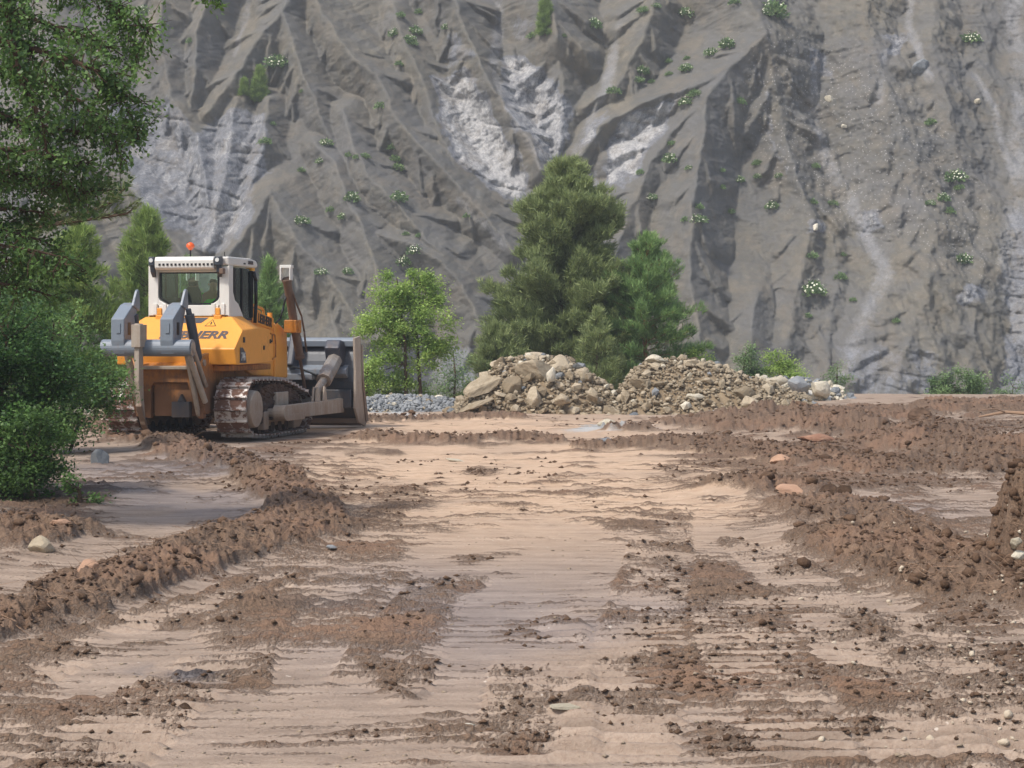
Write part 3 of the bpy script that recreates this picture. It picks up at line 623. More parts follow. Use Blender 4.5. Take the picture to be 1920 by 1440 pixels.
def fn_rough(n, r):
    v = r.uniform(790, 1450, n*4); u = r.uniform(-50, 2000, n*4); y = FPX*HC/(v-VH); x = (u-960)*y/FPX; z, rg = ground_h(x, y)[:2]
    k = rg > .72; return np.stack([x, y, z+.01], -1)[k][:n]
twigs(2600, 3, fn_rough, .06, .35, 'root_fragments', M['twig'])['label'] = 'thin torn roots and splinters in the brown earth'

# ---- heaps of rubble
def heap(name, sil, yc_, ry, mat, label, cat, nrock, nsmall, seed, kinds, smin, smax, base_v=None, skip=.0):
    """sil: photo silhouette points (u, top v); the heap is a mound of its own depth, covered in stones"""
    rnd = random.Random(seed); us = [p[0] for p in sil]; tops_ = [p[1] for p in sil]
    xs_ = np.linspace((us[0]-960)*yc_/FPX, (us[-1]-960)*yc_/FPX, 70); yy = np.linspace(yc_-ry*1.08, yc_+ry*1.08, 40)
    def H(x, y):
        u = 960+FPX*np.asarray(x)/yc_; top = HC-(np.interp(u, us, tops_)-VH)*yc_/FPX
        t = np.abs((np.asarray(y)-yc_)/ry); pr = 1-np.clip(t, 0, 1.08)**1.6
        return np.maximum(top, -.1)*pr-.06
    Xh, Yh = np.meshgrid(xs_, yy); e = sstep(0, .12, (Xh-xs_[0])/(xs_[-1]-xs_[0]))*sstep(0, .12, (xs_[-1]-Xh)/(xs_[-1]-xs_[0]))
    Zh = H(Xh, Yh)*(.2+.8*e)+(fbm(Xh*3, Yh*3, 4, seed)-.5)*.22-.07
    me = npmesh('heap_soil', np.stack([Xh, Yh, Zh], -1).reshape(-1, 3), gridfaces(40, 70), False)
    root = tag(empty(name, (float(xs_.mean()), yc_, 0)), label, cat); sh = -Vector(root.location)
    link('loose_fill', me, mat, root, loc=sh)
    n = 0; P2 = []; S2 = []; placed = []
    tries = 0
    while n < nrock and tries < 9000:
        tries += 1
        x = rnd.uniform(xs_[0], xs_[-1]); y = yc_-ry*rnd.uniform(-.12, 1.08); z = float(H(x, y))
        s = smin+(smax-smin)*rnd.random()**2.2
        if any((x-a)**2+(y-b)**2*.6+(z-c)**2 < (s+t)**2*.55 for a, b, c, t in placed): continue
        placed.append((x, y, z, s)); k = rnd.choices([q[0] for q in kinds], [q[1] for q in kinds])[0]
        o = link('stone', rnd.choice(ROCKS[k]), None, root, loc=Vector((x, y, z+s*.15))+sh, rot=(rnd.uniform(-.5, .5), rnd.uniform(-.5, .5), rnd.uniform(0, 6.28)),
                 scale=(s*rnd.uniform(.8, 1.5), s*rnd.uniform(.7, 1.2), s*rnd.uniform(.55, .95))); n += 1
    r = np.random.RandomState(seed); xa = r.uniform(xs_[0], xs_[-1], nsmall); ya = yc_-ry*r.uniform(-.15, 1.15, nsmall); za = H(xa, ya)
    sa_ = .025+.055*r.rand(nsmall)**2
    o = rubble('small_rubble', np.stack([xa, ya, za], -1)+np.array(sh)[None], sa_, M[kinds[0][0]], seed, .8, root)
    return root, H
h1, H1 = heap('rubble_heap', [(838, 772), (858, 752), (880, 732), (920, 692), (935, 670), (1000, 662), (1066, 668), (1092, 690), (1125, 706), (1155, 730), (1180, 760)], 48.6, 1.7, M['heap'],
              'left heap of large buff boulders and rubble beneath the tall pine', 'rubble heap', 280, 1900, 11, [('rock', .86), ('rock_pale', .1), ('rock_grey', .04)], .07, .26)
h2, H2 = heap('rubble_heap', [(1120, 770), (1150, 740), (1180, 698), (1208, 674), (1250, 668), (1290, 670), (1345, 678), (1385, 696), (1440, 712), (1500, 736), (1560, 772)], 48.6, 1.9, M['heap'],
              'right heap of finer brown soil and stones, topped by a pale block', 'rubble heap', 290, 2300, 12, [('rock', .88), ('rock_pale', .08), ('rock_grey', .04)], .06, .2)
h3, H3 = heap('rubble_heap', [(1395, 752), (1420, 704), (1470, 706), (1530, 710), (1570, 724), (1600, 752)], 53.0, 1.2, M['gravel'],
              'low heap of whitish stones at the right end behind the soil heaps', 'rubble heap', 70, 500, 13, [('rock_pale', .6), ('rock_grey', .4)], .1, .3)
h4, H4 = heap('rubble_heap', [(640, 765), (690, 742), (740, 736), (790, 738), (850, 744), (880, 765)], 49.6, 1.0, M['gravel'],
              'low heap of pale grey gravel between the bulldozer blade and the boulders', 'gravel heap', 90, 1700, 14, [('rock_grey', .55), ('rock_pale', .3), ('rock', .15)], .04, .16)
h5, H5 = heap('rubble_heap', [(90, 785), (130, 748), (180, 745), (230, 760), (280, 790)], 40.5, 1.2, M['heap'],
              'low heap of pale stones left of the bulldozer behind the shrubs', 'rubble heap', 80, 500, 15, [('rock_pale', .5), ('rock', .5)], .07, .24)
# notable boulders, each a thing: name, (u, v), depth or None for ground, (w, d, h) half sizes, tilt, material, label
BO = [
 ((1008, 694), 47.9, (.58, .42, .33), (0, .12, .2), 'rock', 'largest rounded brown boulder high on the left rubble heap'),
 ((957, 728), 47.55, (.40, .3, .40), (.1, 0, 1.1), 'rock', 'upright wedge shaped boulder at the centre of the left rubble heap'),
 ((1052, 690), 48.2, (.42, .34, .36), (.2, .3, .4), 'rock', 'broad angular boulder right of the white block on the left heap'),
 ((1031, 704), 47.4, (.15, .15, .25), (.1, .15, .3), 'rock_pale', 'small bright white block standing on the left rubble heap'),
 ((905, 722), 47.6, (.55, .38, .2), (.35, -.52, .1), 'rock', 'pale tilted slab on the left shoulder of the left heap'),
 ((886, 762), 47.0, (.62, .25, .09), (.2, -.42, 0), 'rock', 'long thin slab leaning at the left foot of the left heap'),
 ((940, 684), 48.4, (.2, .2, .28), (0, 0, .5), 'rock', 'squarish block at the top left corner of the left heap'),
 ((1000, 672), 48.6, (.5, .4, .2), (0, -.06, 1.7), 'rock', 'flat topped boulder forming the summit of the left heap'),
 ((998, 744), 47.2, (.26, .22, .3), (.3, .2, 2.1), 'rock', 'pointed light brown stone below the biggest boulder'),
 ((1085, 704), 48.1, (.22, .3, .3), (.1, .5, .8), 'rock', 'narrow boulder on the right shoulder of the left heap'),
 ((1110, 745), 47.3, (.3, .25, .26), (.2, .1, 1.5), 'rock', 'brown stone near the right foot of the left heap'),
 ((1226, 674), 48.4, (.34, .25, .13), (0, .05, .1), 'rock_pale', 'pale flat block crowning the right soil heap'),
 ((1296, 684), 48.4, (.26, .25, .24), (.2, .2, .9), 'rock', 'rounded clayey lump on the summit of the right heap'),
 ((1300, 744), 47.2, (.3, .2, .13), (.1, .1, .15), 'rock_pale', 'pale rectangular stone on the front of the right heap'),
 ((1366, 776), 46.4, (.26, .2, .15), (.2, -.25, .3), 'rock_pale', 'whitish angular stone at the foot of the right heap'),
 ((1392, 738), 47.4, (.38, .3, .22), (.1, .1, .6), 'rock', 'broad tan boulder on the right side of the right heap'),
 ((1404, 760), 46.9, (.42, .3, .24), (.1, -.05, 1.9), 'rock', 'low wide boulder at the right foot of the right heap'),
 ((1052, 750), 46.9, (.24, .2, .16), (0, .1, .5), 'rock', 'oval stone at the front of the left heap'),
 ((1210, 720), 47.6, (.4, .25, .18), (.2, .25, .2), 'rock', 'ridged brown stone halfway up the right heap'),
 ((1452, 716), 52.2, (.42, .3, .2), (0, .03, .2), 'rock_pale', 'leftmost whitish boulder of the pale heap'),
 ((1500, 722), 52.0, (.44, .3, .24), (.1, .4, .6), 'rock_grey', 'striped grey boulder in the middle of the pale heap'),
 ((1535, 728), 52.0, (.36, .3, .3), (.1, .5, .3), 'rock_pale', 'rounded cream boulder at the right of the pale heap')]
rnd = random.Random(3)
for i, ((u, v), y, sc, rt, mk, lb) in enumerate(BO):
    x = (u-960)*y/FPX; z = HC-(v-VH)*y/FPX
    o = link('boulder', BIG[mk][i % 6], None, None, (x, y, z), rt, sc); tag(o, lb, 'boulder', 'boulders on the rubble heaps')
SO = [ # loose stones on the ground
 ((190, 862), (.17, .15, .20), 'rock_grey', 'upright blue grey stone on the left patch beside the shrubs'),
 ((1131, 830), (.25, .2, .13), 'rock_grey', 'blue grey angular stone in the middle of the track'),
 ((1143, 795), (.26, .2, .13), 'rock_pale', 'pale stone behind the blue grey one in the track'),
 ((852, 856), (.2, .12, .035), 'rock_pale', 'flat cream stone lying on the sandy track'),
 ((1060, 1330), (.085, .05, .012), 'rock_pale', 'flaky white stone near the bottom of the track'),
 ((876, 1354), (.045, .03, .01), 'rock_pale', 'small flat white chip left of the flaky white stone'),
 ((106, 988), (.14, .11, .09), 'rock_red', 'pinkish squared stone at the foot of the left bank'),
 ((112, 1010), (.12, .1, .06), 'rock_red', 'low pink stone just in front of the squared one'),
 ((170, 1108), (.1, .08, .07), 'rock_red', 'round pinkish stone embedded in the left windrow'),
 ((1525, 822), (.46, .3, .12), 'rock_red', 'flat pinkish slab on the brown mound at right'),
 ((1484, 930), (.2, .13, .09), 'rock_red', 'reddish oval stone at the left tip of the right windrow'),
 ((1462, 870), (.22, .15, .09), 'rock_red', 'orange stone on the sandy edge of the right mound'),
 ((1540, 765), (.3, .2, .16), 'rock_red', 'rusty stone on the skyline of the brown mound'),
 ((1903, 1017), (.05, .05, .05), 'rock_pale', 'white egg shaped pebble stuck in the right bank'),
 ((1912, 1040), (.06, .05, .035), 'rock_pale', 'cream flat pebble below the egg shaped one'),
 ((1435, 1155), (.06, .03, .018), 'rock_pale', 'thin white chip in the tread marks at right centre'),
 ((940, 1242), (.06, .03, .012), 'rock_pale', 'small pale flake in the grey shade-toned damp mud'),
 ((75, 1040), (.14, .12, .09), 'rock', 'dark brown lump at the left edge of the damp shade-toned patch'),
 ((1100, 1190), (.05, .03, .012), 'rock_pale', 'tiny pale flake right of the damp shade-toned centre'),
 ((620, 1035), (.06, .04, .02), 'rock_grey', 'small grey stone at the inner edge of the left windrow'),
 ((1555, 945), (.12, .1, .09), 'clod', 'dark clod on the crest of the right windrow'),
 ((1580, 950), (.1, .09, .09), 'clod', 'round clod at the right end of the dark crest'),
 ((1725, 790), (.28, .25, .2), 'clod', 'big brown clod standing on the far right mound'),
 ((345, 1320), (.045, .04, .035), 'clod', 'round brown clod at the lower left of the track')]
BIG['clod'] = [rock_mesh('clod', 90+i, 3, 7, mat=M['clod']) for i in range(3)]
for i, ((u, v), sc, mk, lb) in enumerate(SO):
    x, y = gp(u, v+6)
    if u > 1890: y = 13.0; x = (u-960)*y/FPX; zz = HC-(v-VH)*y/FPX
    else: zz = gz(x, y)+sc[2]*.35
    if lb.startswith(('flat pinkish', 'big brown', 'rusty')):
        for _ in range(4):                       # slide along the sight line onto the raised ground
            y = FPX*(HC-gz(x, y))/(v-VH); x = (u-960)*y/FPX
        zz = gz(x, y)+sc[2]*.3
    o = link('clod' if mk == 'clod' else 'stone', BIG[mk][i % len(BIG[mk])], None, None, (x, y, zz), (rnd.uniform(-.2, .2), rnd.uniform(-.15, .15), rnd.uniform(-.5, .5)), sc)
    tag(o, lb, 'clod' if mk == 'clod' else 'stone')
# stranded branch at the right
b = MB(); p0 = gp(1835, 800); p1 = gp(1965, 800)
zb = gz(*p0)+.1; b.path([(p0[0], p0[1], zb+.05), (p0[0]+.5, p0[1]-.2, zb+.16), (p0[0]+1.1, p0[1]-.5, zb+.12), (p1[0]+.3, p1[1]-.9, zb-.02)], [.02, .035, .04, .05], 7)
b.path([(p0[0]+.5, p0[1]-.2, zb+.16), (p0[0]+.2, p0[1]-.5, zb+.24), (p0[0]-.2, p0[1]-.7, zb+.2)], [.02, .015, .008], 5)
tag(b.build('branch', M['twig']), 'bare pale branch lying on the dirt at the far right', 'branch')
# boulders sitting on the hillside scree
for i, (u, v, s, mk, lb) in enumerate([(1556, 186, .45, 'rock_pale', 'bright white block on the scree right of the dark gully'), (1583, 236, .3, 'rock_pale', 'pale stone lower down the scree below the white block'),
                                       (1832, 190, .35, 'rock_pale', 'whitish boulder in the channel near the upper right corner'), (1725, 125, .9, 'rock_grey', 'dark grey outcrop boulder high on the right hillside'), (1530, 425, .35, 'rock_pale', 'pale block on the hillside above the flowering shrub')]):
    p = cliff_at(u, v); o = link('boulder', BIG[mk][i], None, None, p-Vector((0, .1, 0)), (.3*i, .4, i), (s, s*.8, s*.6)); tag(o, lb, 'boulder')

# ================================================================== VEGETATION
def leaf_mesh(name, P_, D_, N_, L_, W_, tint, shape='leaf'):
    """one mesh of many leaves: base P, direction D, side N, length, width"""
    n = len(P_); L_ = np.asarray(L_)[:, None]; W_ = np.asarray(W_)[:, None]
    if shape == 'needle':
        V_ = np.stack([P_-N_*W_*.5, P_+N_*W_*.5, P_+D_*L_], 1); F_ = np.arange(3)[None]+3*np.arange(n)[:, None]; k = 3
    else:
        up = np.cross(D_, N_)
        V_ = np.stack([P_, P_+D_*L_*.5+N_*W_*.5+up*L_*.10, P_+D_*L_, P_+D_*L_*.5-N_*W_*.5+up*L_*.10], 1); F_ = np.arange(4)[None]+4*np.arange(n)[:, None]; k = 4
    col = np.repeat(np.asarray(tint)[:, None], k, 1).reshape(-1); ca = np.stack([col, col, col, np.ones_like(col)], -1)
    return npmesh(name, V_.reshape(-1, 3), F_, False, {'tint': ('POINT', ca)})
def unit(a): return a/(np.linalg.norm(a, axis=-1, keepdims=True)+1e-9)
def pine(name, base, H, Rw, mat, bark, seed, label, group=None, density=1.0, lean=0, first=.12, cat='tree', nl=.17, parent_only=False, prof=None, asym=0):
    r = np.random.RandomState(seed); root = tag(empty(name, base), label, cat, group)
    tr = MB(); pts = []; nseg = 7
    for i in range(nseg+1):
        t = i/nseg; pts.append((lean*t*H*.1+.04*H*.2*math.sin(t*4+seed), .03*H*.2*math.sin(t*3+seed*2), t*H*.98))
    rad = [max(.012, H*.018*(1-i/nseg)**.8) for i in range(nseg+1)]; tr.path(pts, rad, 8); tr.build('trunk', bark, root)
    br = MB(); TP = []; TD = []; TT = []
    nb = int(30*density*H**.5); prof = prof or (lambda t: (1-t)**.75*(.55+.45*min(1, t*4+.3)))
    for i in range(nb):
        t = first+(1-first)*(i+r.rand())/nb; a = r.uniform(0, 6.28); L_ = Rw*prof(t)*r.uniform(.72, 1.12)*(1+asym*math.cos(a))
        L_ = max(L_, .05*H*.3); el = .15+.75*t+r.uniform(-.12, .12); z0 = t*H*.97; kx = lean*t*H*.1
        dirv = np.array([math.cos(a)*math.cos(el), math.sin(a)*math.cos(el), math.sin(el)])
        q = [np.array([kx, 0, z0])]; ns = 4; dv = dirv.copy()
        for k in range(ns):
            dv = dv+np.array([0, 0, .12 if k > 1 else -.12])+r.normal(0, .08, 3); dv /= np.linalg.norm(dv); q.append(q[-1]+dv*L_/ns)
        br.path([tuple(p) for p in q], [.02*H*.12*(1-.8*k/ns)+.004 for k in range(ns+1)], 4)
        nt = max(5, int(L_*18*density))
        for k in range(nt):
            f = (.18+.82*r.rand()**.75)*ns; j = min(ns-1, int(f)); p = q[j]+(q[j+1]-q[j])*(f-j)
            off_ = r.normal(0, 1, 3)*np.array([1, 1, .7]); off_ /= np.linalg.norm(off_); sp = .10+.26*L_*(.35+.65*(1-f/ns))*.5
            p = p+off_*sp*r.rand()**.5; d = dv*.7+off_*.55+np.array([0, 0, .75]); TP.append(p); TD.append(d/np.linalg.norm(d))
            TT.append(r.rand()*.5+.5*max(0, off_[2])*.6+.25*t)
    nlead = 16
    for k in range(nlead): TP.append(np.array([lean*H*.1, 0, H*(.93+.07*k/nlead)])+r.normal(0, .03, 3)); TD.append(np.array([0, 0, 1.])+r.normal(0, .2, 3)); TT.append(.8)
    TP = np.array(TP); TD = unit(np.array(TD)); TT = np.array(TT); m = 9
    P_ = np.repeat(TP, m, 0)+r.normal(0, nl*.22, (len(TP)*m, 3)); D_ = unit(np.repeat(TD, m, 0)+r.normal(0, .45, (len(P_), 3)))
    N_ = unit(np.cross(D_, r.normal(0, 1, (len(P_), 3)))); tint = np.clip(np.repeat(TT, m)+r.normal(0, .12, len(P_)), 0, 1)
    L_ = nl*r.uniform(.7, 1.25, len(P_)); tag(br.build('branches', bark, root), kind='stuff')
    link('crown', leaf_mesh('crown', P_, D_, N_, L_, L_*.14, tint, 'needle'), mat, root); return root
def broad(name, base, blobs, mat, bark, seed, label, n, leaf=.07, group=None, cat='tree', stems=None, clumps=60, sr=.35):
    """blobs: (x,y,z,rx,ry,rz) lobes relative to base; leaves sit in clumps inside them"""
    r = np.random.RandomState(seed); root = tag(empty(name, base), label, cat, group)
    vol = np.array([b[3]*b[4]*b[5] for b in blobs])**.7; vol /= vol.sum(); CP = []
    for i in range(clumps):
        b = blobs[r.choice(len(blobs), p=vol)]; d = unit(r.normal(0, 1, 3)); k = r.rand()**.4
        CP.append([b[0]+d[0]*b[3]*k, b[1]+d[1]*b[4]*k, b[2]+d[2]*b[5]*k, r.uniform(.5, 1.2), r.uniform(-.25, .25)])
    CP = np.array(CP); st = MB()
    stems = stems or [((0, 0, 0), (blobs[0][0], blobs[0][1], blobs[0][2]+blobs[0][5]*.6), .04)]
    for p0, p1, rad in stems:
        p0 = Vector(p0); p1 = Vector(p1); mid = (p0+p1)/2+Vector(r.normal(0, .05, 3))*(p1-p0).length
        st.path([p0-Vector((0, 0, .1)), mid, p1], [rad, rad*.7, rad*.25], 7)
    st.build('trunk', bark, root); bb = MB()
    for c in CP[::2]:
        e = Vector(c[:3]); best = min(((Vector(p0).lerp(Vector(p1), t_)) for p0, p1, _ in stems for t_ in (.3, .45, .6, .75, .9)), key=lambda q: (q-e).length+max(0, q.z-e.z)*2)
        md = (best+e)/2+Vector((0, 0, -.06*(e-best).length)); bb.path([best, md, e], [.012+.006*(e-best).length, .008, .004], 4)
    tag(bb.build('branches', bark, root), kind='stuff')
    idx = r.randint(0, len(CP), n); g = r.normal(0, 1, (n, 3))*sr*.42*CP[idx, 3][:, None]*np.array([1.1, 1.1, .8]); P_ = CP[idx, :3]+g
    D_ = unit(r.normal(0, 1, (n, 3))*np.array([1, 1, .6])+unit(g)*.5+np.array([0, 0, -.15])); N_ = unit(np.cross(D_, r.normal(0, .5, (n, 3))+np.array([0, 0, 1.])))
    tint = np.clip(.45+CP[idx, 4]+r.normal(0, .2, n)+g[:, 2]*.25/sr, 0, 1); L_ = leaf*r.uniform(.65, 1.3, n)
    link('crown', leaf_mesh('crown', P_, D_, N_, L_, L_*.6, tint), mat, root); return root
def at(u, v, y): return ((u-960)*y/FPX, y, HC-(v-VH)*y/FPX)

# pines beyond the terrace edge
p = at(1058, 745, 59); pine('pine_tree', p, 7.3, 3.5, M['pine_n'], M['bark'], 21, 'tallest broad pine in the middle, behind the rubble heaps', density=3.1, first=.04, asym=.1,
     prof=lambda t: (1-t)**.52*(.72+.28*min(1, t*5))*(.86+.2*math.sin(t*19+1)), nl=.2)
p = at(1212, 745, 57.5); pine('pine_tree', p, 4.9, 2.3, M['pine_g'], M['barkred'], 22, 'smaller bright green pine with reddish trunk right of the tallest pine', density=1.9, first=.06, nl=.17, prof=lambda t: (1-t)**.6*(.8+.2*min(1, t*4)))
p = at(1120, 742, 55.5); pine('pine_tree', p, 2.5, 1.1, M['pine_n'], M['bark'], 23, 'low bushy pine sapling between the two rubble heaps', density=1.6, first=.05, nl=.17)
p = at(935, 748, 57); pine('pine_tree', p, 2.1, 1.3, M['pine_n'], M['bark'], 33, 'low spreading pine bough mass at the left foot of the tallest pine', density=2.2, first=.02, nl=.17, prof=lambda t: (1-t)**.5)
p = at(275, 760, 58); pine('pine_tree', p, 6.0, 2.0, M['pine_y'], M['bark'], 24, 'yellow green pine behind the cab of the bulldozer', density=2.0, first=.1, nl=.19, prof=lambda t: (1-t)**.55*(.9))
p = at(352, 760, 60); pine('pine_tree', p, 4.6, 1.3, M['pine_g'], M['bark'], 29, 'slim pine half hidden behind the bulldozer cab', density=1.6, nl=.18)
p = at(145, 790, 45); pine('pine_tree', p, 4.6, 1.55, M['pine_y'], M['bark'], 25, 'yellow green pine left of the bulldozer above the shrubs', density=2.2, nl=.17, prof=lambda t: (1-t)**.5*.95)
p = at(505, 760, 56); pine('pine_tree', p, 4.3, 1.25, M['pine_g'], M['bark'], 26, 'green pine between the cab and the lift cylinder', density=2.0, nl=.17)
p = at(60, 790, 40); pine('pine_tree', p, 4.1, 1.4, M['pine_g'], M['bark'], 27, 'dark green pine at the left edge behind the shrubs', density=1.6, nl=.16)
# young broadleaf trees and low shrubs along the edge
p = at(765, 752, 51.5); broad('young_tree', p, [(-.45, 0, 2.7, .65, .5, .75), (.35, .1, 3.0, .65, .5, .7), (-.6, 0, 2.0, .75, .6, .6), (.65, 0, 2.1, .7, .5, .7), (0, 0, 1.5, .9, .6, .5), (-.9, 0, .8, .4, .4, .45), (.9, .2, 1.2, .5, .4, .5), (-.2, 0, .8, .5, .5, .4)],
      M['poplar'], M['bark'], 31, 'light green young tree with two stems right of the blade', 24000, .08, stems=[((-.05, 0, 0), (-.3, 0, 3.3), .055), ((.35, .05, 0), (.35, .1, 3.4), .055)], clumps=120, sr=.31)
p = at(740, 752, 52); broad('shrub', p, [(-.5, 0, .25, .7, .4, .28), (.5, 0, .25, .8, .4, .25), (0, 0, .35, .5, .4, .3)], M['poplar'], M['bark'], 32, 'low feathery pale green shrub at the foot of the young tree', 5200, .06, cat='shrub', clumps=46, sr=.28)
p = at(690, 752, 51); broad('shrub', p, [(0, 0, .55, .5, .4, .6)], M['poplar'], M['bark'], 34, 'bright green shrub just behind the right edge of the blade', 3800, .06, cat='shrub', clumps=30, sr=.3)
p = at(850, 755, 56); broad('shrub', p, [(0, 0, .9, .5, .4, .9), (-.2, 0, .4, .6, .4, .4)], M['shrubl'], M['bark'], 35, 'thin dark shrub between the young tree and the tallest pine', 2600, .06, cat='shrub', clumps=26, sr=.32)
p = at(1400, 740, 55); broad('shrub', p, [(0, 0, .95, .28, .3, .6), (.2, 0, .5, .4, .3, .4)], M['shrubl'], M['bark'], 36, 'upright slender shrub right of the right heap', 5000, .055, cat='shrub', clumps=26, sr=.26)
p = at(1462, 745, 55.5); broad('shrub', p, [(0, 0, .75, .6, .4, .5), (.4, 0, .55, .35, .3, .35), (-.2, 0, 1.05, .3, .3, .3)], M['poplar'], M['bark'], 37, 'rounded bright green bush above the pale stone heap', 5600, .06, cat='shrub', clumps=44, sr=.28)
p = at(1570, 745, 58); broad('shrub', p, [(0, 0, .6, .5, .4, .5)], M['shrubl'], M['bark'], 38, 'sparse greyish shrub right of the pale stone heap', 1700, .055, cat='shrub', clumps=24, sr=.25)
p = at(1785, 785, 60); broad('shrub', p, [(-.3, 0, 1.0, .6, .4, .5), (.5, 0, 1.1, .5, .4, .6), (0, 0, .6, 1.1, .5, .4)], M['shrubl'], M['bark'], 39, 'wide green bush behind the dirt mound near the right edge', 9000, .07, cat='shrub', clumps=50, sr=.3)
p = at(1900, 790, 62); broad('shrub', p, [(0, 0, .9, .6, .4, .5)], M['pine_y'] and M['shrubl'], M['bark'], 40, 'thin yellowish bush at the right edge behind the dirt', 1500, .06, cat='shrub', clumps=24, sr=.25)
p = at(1305, 745, 57); broad('shrub', p, [(0, 0, 1.1, .35, .3, .5), (0, 0, .6, .4, .3, .5)], M['poplar'], M['bark'], 41, 'small light green shrub right of the smaller pine', 2600, .06, cat='shrub', clumps=28, sr=.26)
p = at(1660, 780, 58); broad('shrub', p, [(0, 0, .45, .35, .3, .28)], M['shrubl'], M['bark'], 42, 'little tuft of shrub peeping over the dirt skyline', 700, .06, cat='shrub', clumps=12, sr=.22)
# dense shrubs at the left edge
def bush_at(u, v, y, blobs, seed, label, n, mat='holly', leaf=.055, clumps=120, sr=.26, stems=None):
    x = (u-960)*y/FPX; return broad('shrub', (x, y, gz(x, y)-.03), blobs, M[mat], M['bark'], seed, label, n, leaf, cat='shrub', clumps=clumps, sr=sr, stems=stems)
bush_at(0, 930, 23, [(-.1, 0, 1.9, .8, .8, .75), (.35, 0, 1.5, .75, .7, .5), (-.6, .2, 1.3, .9, .8, .8), (.0, -.1, .75, .8, .7, .65), (.2, -.3, .4, .6, .5, .4), (-.5, -.2, .5, .7, .6, .5), (.75, 0, 1.35, .5, .5, .36), (-1.3, 0, 1.2, .9, .8, 1.2)], 51, 'big dark glossy shrub filling the left edge beside the bulldozer', 42000, clumps=330,
        stems=[((0, 0, 0), (.1, 0, 2.0), .04), ((.2, .1, 0), (.7, 0, 1.4), .03), ((-.4, .1, 0), (-.8, 0, 2.0), .04)])
bush_at(60, 935, 22.2, [(0, 0, .35, .4, .35, .38), (-.3, 0, .2, .4, .35, .25), (.1, 0, .8, .3, .3, .3), (-.5, 0, .5, .4, .4, .4)], 52, 'lower leafy shrub at the foot of the big dark shrub', 11000, 'oak_l', .05, 80, .2)
bush_at(150, 945, 21.8, [(0, 0, .12, .16, .12, .1), (.22, 0, .08, .1, .1, .07), (-.1, 0, .25, .1, .1, .1)], 53, 'small leafy seedling on the red soil left of the damp shade-toned patch', 420, 'oak_l', .05, 22, .1)
bush_at(90, 830, 31, [(0, 0, 1.4, 1.0, .8, 1.2), (-.1, 0, .6, 1.0, .8, .6), (.8, 0, 1.1, .6, .5, .55), (-.8, 0, 1.8, .8, .8, 1.1)], 54, 'mid green shrub behind the big dark one, next to the ripper', 26000, 'oak_l', .06, 240, .3,
        stems=[((0, 0, 0), (.1, 0, 2.2), .05), ((.3, 0, 0), (.8, 0, 1.4), .03), ((-.3, 0, 0), (-.8, 0, 2.4), .04)])

